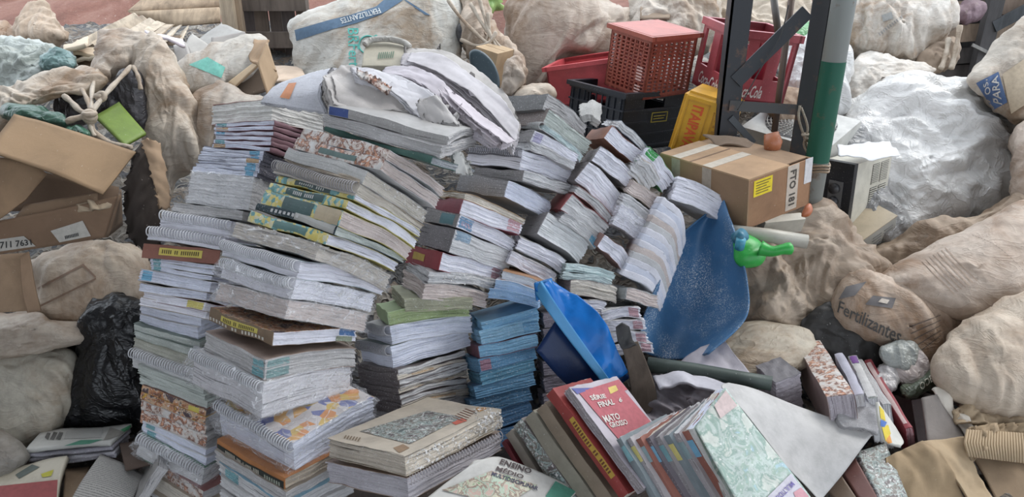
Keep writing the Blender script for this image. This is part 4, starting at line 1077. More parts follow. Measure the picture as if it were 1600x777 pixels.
slab('sheet_folder', [[(148, 181, 2.75), (186, 160, 2.86)], [(194, 226, 2.62), (228, 208, 2.72)]], .012, 'cover', (.15, .23, .03), None, 8, 8, .003, 6, label='bright lime green folder inside the open bulk bag', cat='folder')
sack('plastic_bag', [(2, 172), (20, 165), (80, 174), (104, 190), (96, 198), (60, 190), (10, 184)], 2.66, 2.62, 'dark green plastic bag at the mouth of the open bulk bag', 'bag', T=.05, Tb=.08, mat='crumpled_plastic', color=(.04, .10, .07), amp=.012, fr=12, spokes=70, rings=24)
sack('plastic_bag', [(104, 204), (120, 196), (140, 206), (138, 214), (116, 212)], 2.6, 2.58, 'small green plastic scrap behind the cardboard flap', 'bag', T=.03, Tb=.05, mat='crumpled_plastic', color=(.05, .14, .09), amp=.008, fr=14, spokes=40, rings=16)
sack('dark_bag', [(86, 150), (150, 135), (205, 118), (218, 150), (222, 200), (190, 165), (150, 178), (130, 190), (96, 190)], 2.95, 2.9, 'dark grey bag deep inside the open bulk bag', 'bag', T=.03, Tb=.10, mat='crumpled_plastic', color=(.07, .065, .07), amp=.02, fr=9)
slab('cardboard_sheet', [[(150, 120, 3.05), (214, 108, 3.05)], [(146, 152, 2.98), (214, 140, 2.98)]], .01, 'cardboard', (.40, .37, .34), None, 6, 6, label='grey-brown card sheet inside the open bulk bag', cat='cardboard')
# grey flattened boxes
GREYB = [([[(296, 70, 3.9), (345, 36, 4.1)], [(330, 78, 3.8), (382, 50, 3.95)]], (.36, .35, .33)), ([[(286, 75, 3.85), (300, 52, 4.0)], [(310, 96, 3.7), (335, 76, 3.8)]], (.40, .38, .35)),
         ([[(330, 58, 3.82), (382, 48, 3.86)], [(330, 82, 3.72), (380, 62, 3.8)]], (.30, .28, .26)), ([[(270, 70, 3.8), (290, 66, 3.8)], [(276, 96, 3.7), (298, 100, 3.66)]], (.42, .40, .38))]
for i, (g, c_) in enumerate(GREYB):
    slab('grey_box', g, .04, 'cardboard', c_, None, 8, 8, .006, 8, label=f'flattened grey carton, {ordinal(i + 1)} in the pile before the timber posts', cat='carton', group='grey cartons')
slab('magazine', [[(226, 46, 3.8), (284, 62, 3.75)], [(240, 56, 3.6), (290, 70, 3.55)]], .012, 'cover', (.62, .55, .58), None, 10, 6, .008, 8, label='white-pink magazine lying before the grey cartons', cat='magazine')
sack('white_sack', [(277, 106), (300, 88), (350, 67), (402, 57), (420, 64), (404, 96), (380, 122), (352, 132), (330, 152), (300, 150), (284, 132)], 3.45, 3.2, 'off-white sack printed with a teal rectangle', 'sack', T=.1, Tb=.15, color=(.58, .57, .53), amp=.014, fr=7)
gs = bpy.data.objects['white_sack']
print_quad(gs, [(324, 89), (352, 105), (346, 122), (295, 101)], 'ink', (.16, .45, .38), 14, 8, 'print')
cb = thing('cardboard_box', 'tipped open cardboard box beside the teal-printed sack', 'box', tuple(at(400, 160, 3.15)))
slab('flap', [[(396, 60, 3.35), (420, 62, 3.3)], [(388, 90, 3.25), (410, 88, 3.22)], [(404, 98, 3.15), (432, 112, 3.2)]], .008, 'cardboard', (.38, .26, .16), cb, 8, 8, .006, 10)
slab('side_panel', [[(354, 130, 3.18), (398, 96, 3.2)], [(366, 136, 3.14), (404, 100, 3.16)]], .008, 'cardboard', (.50, .38, .25), cb, 8, 6)
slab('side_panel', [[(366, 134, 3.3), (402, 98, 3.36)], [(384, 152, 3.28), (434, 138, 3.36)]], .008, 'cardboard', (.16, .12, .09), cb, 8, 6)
slab('side_panel', [[(404, 98, 3.14), (418, 66, 3.22)], [(420, 150, 3.1), (436, 120, 3.2)]], .008, 'cardboard', (.42, .30, .19), cb, 8, 8, .004, 9)
sack('beige_sack', [(300, 152), (345, 130), (392, 150), (424, 158), (400, 175), (345, 172), (336, 200), (322, 236), (306, 190)], 3.1, 2.9, 'grey-beige sack tucked behind the tallest white-topped book stack', 'sack', T=.08, Tb=.15, color=(.48, .44, .39), amp=.015, center=(335, 165))
slab('cardboard_sheet', [[(428, 98, 3.9), (470, 104, 3.9)], [(424, 128, 3.6), (480, 124, 3.6)]], .01, 'cardboard', (.55, .43, .33), None, 8, 6, .01, 6, label='tan cardboard sheet below the board wall', cat='cardboard')
# left cardboard box with big open flap
lb = thing('cardboard_box', 'large open cardboard box with sticker lying on striped sack', 'box', tuple(at(80, 395, 2.35)))
slab('flap', [[(22, 178, 2.55), (115, 206, 2.52), (212, 237, 2.5)], [(-20, 236, 2.36), (80, 270, 2.33), (161, 304, 2.32)]], .007, 'cardboard', (.28, .185, .105), lb, 14, 10, .005, 5)
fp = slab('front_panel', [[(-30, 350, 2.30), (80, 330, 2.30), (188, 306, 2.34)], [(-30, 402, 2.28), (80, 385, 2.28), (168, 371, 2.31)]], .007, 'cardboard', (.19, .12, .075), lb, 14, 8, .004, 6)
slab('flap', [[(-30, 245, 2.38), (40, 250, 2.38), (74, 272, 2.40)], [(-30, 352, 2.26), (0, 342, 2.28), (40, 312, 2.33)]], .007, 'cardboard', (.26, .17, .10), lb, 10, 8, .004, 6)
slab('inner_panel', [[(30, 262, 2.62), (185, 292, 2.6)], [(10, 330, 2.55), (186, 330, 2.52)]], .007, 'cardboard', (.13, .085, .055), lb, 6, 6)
slab('flap', [[(36, 318, 2.34), (152, 300, 2.36)], [(20, 345, 2.3), (150, 322, 2.32)]], .007, 'cardboard', (.24, .16, .10), lb, 8, 6, .008, 8)
slab('torn_edge', [[(118, 320, 2.32), (150, 314, 2.33), (178, 316, 2.34)], [(122, 332, 2.31), (150, 328, 2.31), (172, 326, 2.33)]], .012, 'cardboard', (.42, .33, .23), lb, 20, 5, .02, 24)
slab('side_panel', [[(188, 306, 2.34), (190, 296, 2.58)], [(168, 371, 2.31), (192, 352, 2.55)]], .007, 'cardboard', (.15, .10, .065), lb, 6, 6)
print_quad(fp, [(79, 361), (129, 345), (142, 369), (93, 379)], 'ink', (.42, .40, .36), 8, 6, 'shipping_label')
print_quad(fp, [(-6, 375), (37, 369), (56, 385), (-6, 394)], 'ink', (.42, .40, .36), 8, 6, 'shipping_label')
print_text(fp, '711 7631', [(0, 378), (48, 374), (50, 383), (0, 389)], (.03, .03, .03), bold=.02)
print_text(fp, 'IIIIIIIII', [(101, 369), (122, 364), (123, 369), (102, 374)], (.05, .05, .05), bold=.03)
slab('charred_cardboard', [[(212, 240, 2.5), (226, 218, 2.55), (240, 232, 2.55)], [(194, 306, 2.45), (224, 312, 2.47), (250, 322, 2.5)], [(200, 372, 2.42), (220, 392, 2.42), (244, 422, 2.4)]], .012, 'cardboard', (.045, .034, .028), None, 26, 34, .022, 11, rag=.022, label='charred dark brown cardboard standing behind the book stack', cat='cardboard')
slab('torn_cardboard', [[(222, 222, 2.5), (236, 218, 2.5), (246, 228, 2.52)], [(236, 270, 2.45), (248, 268, 2.46), (256, 274, 2.48)], [(248, 322, 2.41), (256, 326, 2.42), (264, 324, 2.44)]], .01, 'cardboard', (.36, .25, .16), None, 16, 34, .02, 14, rag=.014, label='torn tan cardboard strip edging the charred cardboard', cat='cardboard')
slab('cardboard_sheet', [[(-25, 398, 2.36), (40, 394, 2.38)], [(-25, 450, 2.30), (36, 448, 2.31)], [(-25, 490, 2.26), (52, 486, 2.28)]], .01, 'cardboard', (.32, .22, .14), None, 10, 10, .014, 7, label='brown cardboard sheet under the large open box', cat='cardboard')
slab('cardboard_sheet', [[(30, 400, 2.34), (44, 392, 2.36)], [(34, 450, 2.28), (52, 440, 2.3)], [(44, 488, 2.26), (64, 486, 2.27)]], .01, 'cardboard', (.27, .18, .115), None, 8, 10, .014, 9, label='narrow brown cardboard flap beside the striped sack', cat='cardboard')
s8 = sack('striped_sack', [(42, 405), (90, 386), (150, 372), (196, 376), (228, 405), (232, 470), (215, 520), (160, 530), (100, 520), (58, 495), (50, 450)], 2.68, 2.4, 'beige woven sack with brown stripes under the cardboard box', 'sack', T=.12, Tb=.22, color=(.50, .43, .35), amp=.018, fr=7)
for q in ([(58, 450), (130, 412), (131, 415), (59, 453)], [(60, 478), (150, 434), (150, 437), (61, 481)], [(130, 412), (150, 432), (149, 435), (128, 415)]):
    print_quad(s8, q, 'ink', (.20, .13, .09), 20, 2, 'stripe')
sack('grey_sack', [(-30, 502), (20, 487), (62, 485), (82, 505), (132, 510), (136, 535), (80, 552), (-30, 556)], 2.42, 2.3, 'flattened pale sack folded above the grubby sack', 'sack', T=.08, Tb=.2, color=(.46, .41, .35), amp=.018, fr=7, fold=(.6, 1, 2))
sack('grubby_sack', [(-40, 556), (40, 544), (95, 543), (120, 552), (116, 600), (106, 650), (70, 700), (20, 730), (-40, 740)], 2.40, 2.12, 'grubby pale green-white sack beside the black rubbish bag', 'sack', T=.12, Tb=.25, color=(.44, .42, .36), amp=.016, fr=6)
sack('grey_sack', [(-40, 668), (0, 672), (30, 690), (44, 715), (20, 745), (-40, 760)], 2.08, 1.95, 'small dark grey sack in front of the grubby sack', 'sack', T=.06, Tb=.12, color=(.24, .23, .21), amp=.012, fr=8, spokes=70, rings=24)
sack('rubbish_bag', [(140, 472), (165, 459), (200, 461), (222, 474), (232, 520), (236, 600), (240, 668), (180, 680), (104, 676), (106, 620), (120, 560), (128, 510)], 2.45, 2.25, 'tall black plastic rubbish bag beside the book stack', 'bag', T=.12, Tb=.2, mat='crumpled_plastic', color=(.006, .0065, .008), amp=.016, fr=8)

# --- back row
br = sack('fertilizer_bag', [(452, 34), (500, 14), (560, -16), (640, -28), (705, -16), (722, 40), (720, 90), (702, 160), (480, 160), (463, 105), (457, 70)], 4.15, 3.8, 'white fertilizer bag with blue band and teal lettering', 'bag', T=.16, Tb=.4, color=(.60, .61, .58), amp=.016, fr=5, center=(590, 70), spokes=140, rings=60)
BLU = (.075, .13, .20); TEA = (.10, .42, .36)
for q in ([(460, 47), (515, 31), (521, 45), (463, 64)], [(515, 31), (548, 23), (554, 37), (521, 45)], [(548, 23), (588, 10), (596, 22), (554, 37)], [(588, 10), (606, -6), (630, 0), (596, 22)], [(626, -4), (632, -2), (673, 24), (664, 23)]):
    print_quad(br, q, 'ink', BLU, 12, 5, 'print_band')
print_text(br, 'FERTILIZANTES', [(596, 20), (534, 37), (531, 29), (592, 12)], (.55, .57, .56), off=.008)
print_text(br, 'BRFert', [(560, 44), (562, 104), (545, 104), (543, 44)], TEA)
rg = MB()
bvb = bvh_of([br]); pts = []
for i in range(29):
    t = 2 * math.pi * i / 28; h = lay(bvb, 575 + 14 * math.cos(t), 70 + 14 * math.sin(t), .004)
    if h: pts.append(h)
rg.tube(pts, .004, 5).build('logo_ring', 'ink', br, TEA, True)
print_quad(br, [(576, 60), (588, 54), (594, 60), (582, 66)], 'ink', TEA, 4, 4, 'logo_leaf')
print_quad(br, [(573, 72), (578, 64), (582, 66), (577, 84)], 'ink', TEA, 4, 4, 'logo_leaf')
sb = sack('strapped_sack', [(716, -10), (745, -16), (758, 26), (786, 58), (812, 88), (816, 128), (795, 150), (768, 132), (742, 84), (726, 44)], 4.1, 3.8, 'beige sack with loose straps beside the fertilizer bag', 'sack', T=.08, Tb=.25, color=(.54, .46, .38), amp=.03, fr=10, center=(765, 70))
for pth in ([(735, 5, 3.9), (752, 35, 3.85), (772, 62, 3.8), (790, 84, 3.75)], [(748, -5, 3.9), (758, 30, 3.85), (768, 60, 3.8), (786, 88, 3.75)], [(700, 0, 3.9), (722, 30, 3.85), (752, 60, 3.8), (780, 80, 3.75)], [(762, 20, 3.85), (764, 50, 3.82), (756, 72, 3.8)], [(720, 62, 3.85), (745, 72, 3.8), (765, 66, 3.78), (775, 50, 3.8)]):
    strap(pth, .012, par=sb)
sack('dark_gap_fill', [(716, 40), (736, 36), (742, 60), (730, 72), (716, 66)], 3.95, 3.9, 'dark filler in the gap between fertilizer bag and strapped sack', 'bag', T=.03, Tb=.1, mat='crumpled_plastic', color=(.05, .05, .055), amp=.01, spokes=40, rings=14)  # dark filler put in the gap
O, a, b, c, e = fit_box((778, 84), (752, 74), (800, 78), (780, 140), 3.6, .2, .2, .3)
def cbox(name, fit, mat, col, label=None, cat=None, parent=None):
    O, a, b, c = (Vector(v) for v in fit[:4]); vs = [O, O + a, O + a + b, O + b, O + c, O + a + c, O + a + b + c, O + b + c]
    o = MB().add(vs, [(0, 3, 2, 1), (4, 5, 6, 7), (0, 1, 5, 4), (1, 2, 6, 5), (2, 3, 7, 6), (3, 0, 4, 7)]).build(name, mat, parent, col, False, True)
    if label: tagit(o, label, cat)
    return o
def frame(fit):
    O, a, b, c = (Vector(v) for v in fit[:4]); x, y, z = a.normalized(), b.normalized(), c.normalized()
    return Matrix(((x.x, y.x, z.x, O.x), (x.y, y.y, z.y, O.y), (x.z, y.z, z.z, O.z), (0, 0, 0, 1))), a.length, b.length, c.length
def carton(fit, col, label, flapcol=None):
    M, la, lb, lc = frame(fit); t = .006
    r = thing('carton', label, 'box', tuple(M @ Vector((la / 2, lb / 2, lc))))
    MB().box(M, 0, la, 0, t, 0, lc).build('side_panel', 'cardboard', r, col); MB().box(M, 0, t, t, lb, 0, lc).build('side_panel', 'cardboard', r, col)
    MB().box(M, 0, la, lb - t, lb, 0, lc).build('side_panel', 'cardboard', r, col); MB().box(M, la - t, la, t, lb - t, 0, lc).build('side_panel', 'cardboard', r, col)
    MB().box(M, t, la - t, t, lb / 2 - .003, 0, t).build('top_flap', 'cardboard', r, flapcol or col); MB().box(M, t, la - t, lb / 2 + .003, lb - t, 0, t).build('top_flap', 'cardboard', r, flapcol or col)
    MB().box(M, t, la - t, t, lb - t, lc - t, lc).build('bottom', 'cardboard', r, col)
    return r, M, la, lb, lc
carton((O, a, b, c), (.46, .33, .20), 'small tan carton below the strapped sack')
sack('film_scrap', [(790, 96), (812, 92), (816, 118), (800, 146), (784, 144), (792, 120)], 3.6, 3.5, 'torn pale film scrap hanging on the small carton', 'film', T=.02, Tb=.03, color=(.52, .46, .40), amp=.014, fr=16, spokes=50, rings=18)
sack('round_lid', [(733, 84), (742, 77), (756, 82), (770, 96), (779, 116), (781, 134), (775, 142), (762, 140), (747, 128), (737, 108)], 3.0, 2.95, 'dark teal oval lid behind the curled magazines', 'lid', T=.012, Tb=.03, mat='plastic', color=(.035, .06, .075), amp=0.0, p=8, spokes=60, rings=16)
sack('shrub', [(744, -20), (768, -20), (772, 4), (758, 12), (748, 6)], 7, 6.8, 'green leafy shrub far behind the sacks', 'shrub', T=.2, mat='foliage', color=(.3, .5, .15), amp=.08, fr=9, spokes=50, rings=20)
sack('grey_sack', [(794, 30), (800, 2), (830, -24), (900, -28), (955, -2), (988, 20), (982, 62), (955, 95), (885, 104), (858, 150), (815, 165), (800, 112), (794, 70)], 4.5, 4.25, 'huge dusty grey-beige sack behind the red crates', 'sack', T=.25, Tb=.3, color=(.47, .41, .35), amp=.035, fr=5, center=(875, 50), spokes=130, rings=56)
sack('beige_sack', [(806, 138), (836, 128), (862, 134), (866, 152), (830, 160), (806, 158)], 3.6, 3.5, 'low beige sack at the foot of the huge grey sack', 'sack', T=.06, Tb=.12, color=(.54, .47, .39), amp=.015, spokes=60, rings=22)
sack('white_sack', [(984, 16), (1000, -12), (1060, -22), (1112, -12), (1122, 44), (1096, 84), (1040, 80), (1000, 86), (972, 74)], 4.6, 4.4, 'crumpled off-white sack behind the maroon vented crate', 'sack', T=.15, Tb=.3, color=(.62, .58, .52), amp=.035, fr=8)
slab('cardboard_sheet', [[(1001, 10, 4.42), (1050, 16, 4.42)], [(1000, 30, 4.34), (1046, 28, 4.34)]], .01, 'cardboard', (.30, .23, .17), None, 6, 5, label='brown cardboard piece on the sack behind the vented crate', cat='cardboard')
sack('beige_sack', [(1104, -14), (1180, -24), (1250, -18), (1268, 30), (1262, 80), (1200, 90), (1140, 70), (1112, 40)], 5.0, 4.6, 'beige sack behind the dark lattice column', 'sack', T=.2, color=(.56, .49, .40), amp=.035, fr=7)
sack('white_sack', [(1228, 84), (1250, 62), (1300, 50), (1330, 84), (1326, 150), (1290, 180), (1236, 170), (1226, 130)], 3.9, 3.7, 'white crumpled bag between red bottle crate and pole', 'bag', T=.12, mat='crumpled_plastic', color=(.60, .60, .59), amp=.025, fr=8)
sack('plastic_bag', [(1236, 50), (1262, 40), (1286, 58), (1270, 84), (1240, 80)], 4.0, 3.95, 'green and white plastic bag beside the red bottle crate', 'bag', T=.06, mat='crumpled_plastic', color=(.16, .36, .17), amp=.02, fr=10, spokes=50, rings=20)
sack('beige_sack', [(1196, 150), (1250, 140), (1272, 170), (1262, 196), (1210, 192)], 3.6, 3.5, 'low tan sack under the red bottle crate', 'sack', T=.06, color=(.50, .42, .33), amp=.015, spokes=60, rings=22)
sack('white_sack', [(1322, 56), (1330, -12), (1400, -28), (1470, -18), (1496, 30), (1474, 58), (1442, 100), (1390, 90), (1336, 86)], 4.6, 4.3, 'white sack with faint print beside the timber rack', 'sack', T=.22, color=(.62, .60, .56), amp=.03, fr=6, fold=(1.4, 1, .8))
ws = [o for o in bpy.data.objects if o.name.startswith('white_sack')][-1]
print_text(ws, 'IIIIIIIIIII', [(1372, 52), (1408, 24), (1411, 28), (1375, 56)], (.24, .23, .22))
print_quad(ws, [(1377, 24), (1393, 18), (1396, 29), (1380, 34)], 'ink', (.30, .30, .29), 4, 4, 'print')
sack('white_sack', [(1318, 148), (1334, 98), (1360, 84), (1420, 94), (1462, 108), (1430, 130), (1360, 160), (1322, 178)], 4.1, 3.9, 'flattened white sack above the huge white bulk bag', 'sack', T=.08, Tb=.3, color=(.66, .64, .60), amp=.02, fr=7)
bgw = sack('bulk_bag', [(1312, 188), (1350, 150), (1400, 120), (1460, 110), (1530, 136), (1572, 180), (1594, 224), (1588, 294), (1562, 336), (1490, 366), (1425, 392), (1380, 386), (1345, 330), (1320, 260)], 3.95, 3.4, 'huge shiny white bulk bag beside the window air conditioner', 'bag', T=.28, Tb=.3, mat='crumpled_plastic', color=(.66, .65, .63), amp=.04, fr=5, sharp=.9, spokes=150, rings=70)
sack('bag_grey_part', [(1314, 192), (1340, 196), (1362, 232), (1388, 290), (1420, 350), (1432, 378), (1408, 396), (1368, 386), (1338, 332), (1318, 262)], 3.5, 3.1, 'silver-grey left part of the huge white bulk bag', 'bag', T=.08, Tb=.2, mat='crumpled_plastic', color=(.27, .27, .27), amp=.022, fr=7)  # darker left part of the white bag, added as a second overlapping blob
tb_ = sack('text_bag', [(1508, 126), (1540, 84), (1600, 30), (1680, 40), (1680, 210), (1600, 200), (1548, 168)], 3.8, 3.5, 'pale bag with blue lettering panel below the timber rack', 'bag', T=.15, color=(.50, .46, .40), amp=.02, fr=6)
print_quad(tb_, [(1525, 130), (1560, 112), (1574, 160), (1552, 172)], 'ink', (.07, .12, .24), 8, 8, 'print_panel')
print_text(tb_, 'PARA', [(1552, 160), (1549, 123), (1559, 117), (1566, 164)], (.48, .46, .42), off=.012)
print_text(tb_, 'OS', [(1540, 150), (1536, 132), (1543, 127), (1549, 145)], (.48, .46, .42), off=.012)
print_quad(tb_, [(1566, 116), (1612, 84), (1622, 150), (1580, 178)], 'ink', (.44, .36, .26), 8, 8, 'print_panel')
sack('grey_sack', [(1578, 214), (1612, 186), (1680, 230), (1670, 330), (1610, 340), (1584, 310)], 3.4, 3.1, 'brownish sack at the side of the huge white bulk bag', 'sack', T=.1, color=(.46, .39, .33), amp=.02)
# timber rack, back right
rk = thing('timber_rack', 'dark timber rack of stacked planks behind the pale bags', 'rack', (at(1540, 80, 5.0).x, 5.0, .3))
for i, (p0, p1, w_, col) in enumerate([((1430, 58), (1680, 38), .11, (.26, .19, .135)), ((1440, 92), (1680, 74), .10, (.075, .065, .06)), ((1440, 120), (1680, 104), .12, (.09, .075, .07)), ((1470, 14), (1680, 8), .09, (.20, .145, .11)), ((1440, 150), (1680, 134), .10, (.06, .055, .05))]):
    plank_px(p0, p1, w_, 4.95, 4.95, .05, col, 'plank', rk)
MB().box(I4, at(1430, 60, 5.05).x, at(1690, 60, 5.05).x, 5.03, 5.06, .2, 1.62).build('dark_backing', 'wood', rk, (.055, .05, .048))  # dark board added so the gaps between the planks stay dark
a_ = at(1546, 50, 4.85)
MB().box(I4, a_.x - .045, a_.x + .045, 4.84, 4.9, 0, 1.75).build('upright', 'wood', rk, (.085, .08, .08))
plank_px((1554, 42), (1690, -30), .07, 4.83, 4.83, .03, (.06, .065, .07), 'brace', rk)
plank_px((1520, 70), (1600, 110), .02, 4.82, 4.82, .01, (.28, .27, .25), 'wire', rk)
sack('cloth_bundle', [(1486, 18), (1510, 2), (1536, 6), (1532, 28), (1508, 40), (1490, 32)], 4.7, 4.65, 'dusky purple cloth bundle on the timber rack', 'bundle', T=.06, Tb=.08, color=(.19, .125, .15), amp=.015, fr=12, spokes=50, rings=20)
sack('beige_sack', [(1540, 20), (1600, -20), (1680, -20), (1680, 30), (1620, 34), (1560, 40)], 5.3, 5.2, 'beige sack lying on top behind the timber rack', 'sack', T=.15, color=(.52, .47, .40), amp=.03)
sack('cardboard_bundle', [(1436, 96), (1466, 62), (1492, 62), (1500, 84), (1484, 108), (1452, 112)], 4.3, 4.2, 'brown crumpled card bundle below the white printed sack', 'bundle', T=.06, color=(.30, .23, .17), mat='cardboard', amp=.02, fr=10, spokes=60, rings=22)
strap([(1482, 60, 4.2), (1478, 85, 4.15), (1470, 108, 4.1)], .018, par=ws); strap([(1500, 40, 4.2), (1494, 75, 4.15), (1486, 108, 4.1)], .018, par=ws)

# --- right middle sacks
sack('tarpaulin', [(1148, 440), (1160, 372), (1200, 340), (1262, 318), (1312, 342), (1350, 388), (1380, 432), (1336, 470), (1322, 504), (1290, 532), (1180, 536), (1152, 505)], 2.92, 2.52, 'brown dusty woven tarpaulin below the taped carton', 'tarpaulin', T=.12, Tb=.3, color=(.40, .33, .26), amp=.035, fr=6, fold=(1.3, 1, .7), sharp=.9, spokes=150, rings=70)
sack('beige_sack', [(1118, 560), (1140, 524), (1180, 508), (1240, 512), (1270, 530), (1256, 575), (1180, 592), (1120, 590)], 2.45, 2.2, 'cream woven sack under the brown tarpaulin', 'sack', T=.08, Tb=.2, color=(.52, .48, .40), amp=.012, fr=7, fold=(.5, 1, 2))
sack('dark_gap_fill', [(1250, 500), (1300, 470), (1330, 500), (1390, 545), (1380, 580), (1300, 570), (1255, 545)], 2.5, 2.35, 'dark filler painting the shaded gap beside the fertilizantes sack', 'bag', T=.02, Tb=.2, color=(.02, .018, .016), mat='cover', amp=.012)  # near-black filler, its colour stands for the shade in the gap
sack('beige_sack', [(1352, 400), (1400, 380), (1440, 362), (1490, 350), (1560, 318), (1600, 300), (1660, 290), (1660, 360), (1500, 400), (1400, 430), (1362, 430)], 3.15, 2.95, 'wrinkled brown sack mouth behind the striped woven sack', 'sack', T=.05, Tb=.15, color=(.40, .32, .24), amp=.025, fr=8, center=(1490, 375))
st_ = sack('striped_sack', [(1366, 440), (1430, 396), (1500, 366), (1560, 336), (1612, 312), (1690, 330), (1690, 480), (1600, 498), (1520, 512), (1450, 490), (1390, 460)], 2.85, 2.45, 'beige woven sack with dark stitched stripes', 'sack', T=.16, Tb=.25, color=(.57, .49, .42), amp=.012, fr=5)
for x0, y0, x1, y1 in ((1432, 412, 1480, 466), (1478, 384, 1550, 466), (1486, 378, 1575, 462), (1518, 366, 1600, 425)):
    for i in range(18):
        f = i / 18; x = x0 + (x1 - x0) * f; y = y0 + (y1 - y0) * f - 12 * math.sin(math.pi * f) * .8; dx = (x1 - x0) / 18 * .62; dy = (y1 - y0) / 18 * .62
        if i == 0: mbx = []
        mbx.append([(x, y), (x + dx, y + dy - .4), (x + dx + 2.0, y + dy + 1.2), (x + 2.0, y + 1.8)])
    bv = bvh_of([st_]); mb = MB()
    for q in mbx:
        hs = [lay(bv, *p, .004) for p in q]
        if all(h is not None for h in hs): mb.add(hs, [(0, 1, 2, 3)])
    mb.build('stripe', 'ink', st_, (.08, .065, .055))
for k in range(7):
    x0, y0 = 1440 + k * 6, 408 - k * 3.4
    print_quad(st_, [(x0, y0), (x0 + 50, y0 + 52), (x0 + 51.5, y0 + 51), (x0 + 1.5, y0 - 1)], 'ink', (.38, .29, .23), 14, 1, 'stripe')
fs = sack('fertilizer_sack', [(1303, 482), (1320, 446), (1360, 428), (1420, 438), (1482, 462), (1520, 500), (1545, 560), (1500, 620), (1450, 610), (1405, 550), (1340, 532), (1310, 512)], 2.56, 2.36, 'open beige fertilizantes sack with dark lettering', 'sack', T=.10, Tb=.25, color=(.55, .46, .38), amp=.018, fr=7, center=(1420, 510))
print_text(fs, 'Fertilizantes', [(1312, 470), (1412, 516), (1404, 538), (1308, 488)], (.07, .065, .06))
print_quad(fs, [(1310, 468), (1322, 448), (1354, 440), (1336, 462)], 'ink', (.15, .14, .14), 8, 6, 'print')
print_quad(fs, [(1352, 476), (1364, 462), (1400, 466), (1394, 482)], 'ink', (.13, .12, .12), 8, 6, 'print')
print_quad(fs, [(1372, 472), (1378, 466), (1390, 469), (1386, 475)], 'ink', (.50, .44, .38), 5, 4, 'print', off=.007)
for k in range(5): print_quad(fs, [(1418 + 5 * k, 512 + 9 * k), (1470, 492 + 8 * k), (1470, 493 + 8 * k), (1418 + 5 * k, 513.5 + 9 * k)], 'ink', (.12, .10, .09), 14, 1, 'stripe')
sack('beige_sack', [(1470, 545), (1500, 512), (1560, 486), (1620, 470), (1690, 480), (1690, 650), (1600, 660), (1530, 650), (1490, 625), (1468, 590)], 2.35, 2.05, 'bulging beige sack above the torn corrugated cardboard', 'sack', T=.12, Tb=.25, color=(.56, .48, .39), amp=.022, fr=5, sharp=.8)
# ------------------------------------------------------------------ crates
def crate(fit, col, label, lattice=None, rim=.018, wall=.008, slots=(6, 5), name='plastic_crate', ribs=0, openface='top', handles=True, dark=None):
    """open crate: frame from a fitted corner; axes a (x), b (y), c (z, away from the rim)"""
    M, la, lb, lc = frame(fit)
    r = thing(name, label, 'crate', tuple(M @ Vector((la / 2, lb / 2, lc))))
    dk = dark or tuple(x * .8 for x in col)
    def wallp(ax, pos, L_, nm):
        """ax 'x': wall spanning x at y=pos; ax 'y': wall spanning y at x=pos"""
        mb = MB()
        def bx(u0, u1, z0, z1, t0=0, t1=wall):
            if ax == 'x': mb.box(M, u0, u1, pos + t0, pos + t1, z0, z1)
            else: mb.box(M, pos + t0, pos + t1, u0, u1, z0, z1)
        if lattice:
            nc, nr = slots
            z0, z1 = lc * .12, lc * .93; bw = L_ / nc * .30; bh = (z1 - z0) / nr * .34
            bx(0, L_, 0, z0); bx(0, L_, z1, lc); bx(0, L_ * .05, z0, z1); bx(L_ * .95, L_, z0, z1)
            for i in range(1, nc): u = L_ * .05 + L_ * .9 * i / nc; bx(u - bw / 2, u + bw / 2, z0, z1)
            for k in range(1, nr): z = z0 + (z1 - z0) * k / nr; bx(0, L_, z - bh / 2, z + bh / 2)
        else:
            h0, h1 = lc * .12, lc * .30
            if handles:
                bx(0, L_, 0, h0); bx(0, L_ * .33, h0, h1); bx(L_ * .67, L_, h0, h1); bx(0, L_, h1, lc)
            else: bx(0, L_, 0, lc)
        mb.build(nm, 'plastic', r, col)
        rb = MB()
        for k in range(ribs):
            z = lc * (.08 + .84 * k / max(1, ribs - 1))
            t0, t1 = (-.008, 0) if pos < .01 else (wall, wall + .008)
            if ax == 'x': rb.box(M, -.004, L_ + .004, pos + t0, pos + t1, z - .004, z + .004)
            else: rb.box(M, pos + t0, pos + t1, -.004, L_ + .004, z - .004, z + .004)
        if ribs: rb.build('rib', 'plastic', r, dk)
    wallp('x', 0, la, 'side_wall'); wallp('x', lb - wall, la, 'side_wall'); wallp('y', 0, lb, 'end_wall'); wallp('y', la - wall, lb, 'end_wall')
    mb = MB()
    if lattice:
        for i in range(7): u = la * (i + .5) / 7; mb.box(M, u - la / 7 * .32, u + la / 7 * .32, 0, lb, lc - .01, lc)
        for i in range(6): u = lb * (i + .5) / 6; mb.box(M, 0, la, u - lb / 6 * .3, u + lb / 6 * .3, lc - .009, lc - .001)
    else: mb.box(M, 0, la, 0, lb, lc - .01, lc)
    mb.build('base', 'plastic', r, dk)
    rmb = MB()
    rmb.box(M, -rim, la + rim, -rim, wall, -.003, rim); rmb.box(M, -rim, la + rim, lb - wall, lb + rim, -.003, rim)
    rmb.box(M, -rim, wall, 0, lb, -.003, rim); rmb.box(M, la - wall, la + rim, 0, lb, -.003, rim)
    rmb.build('rim', 'plastic', r, col)
    return r, M, la, lb, lc
YALL = (-155, -110, -65, -25, 15, 60, 105)
def facetext(par, M, face, txt, u0, u1, z0, z1, col, la, lb, off=.010, bold=.02, shear=0.0, rot=0):
    V2, F2 = text_mesh(txt, bold, shear); V = []
    for x, y in V2:
        if rot: x, y = 1 - y if rot < 0 else y, x if rot < 0 else 1 - x
        u, z = u0 + (u1 - u0) * x, z1 + (z0 - z1) * y
        V.append(tuple(M @ (Vector((u, -off, z)) if face == 'x' else Vector((-off, u, z)))))
    mesh('lettering', V, F2, 'ink', par, col, None, False)
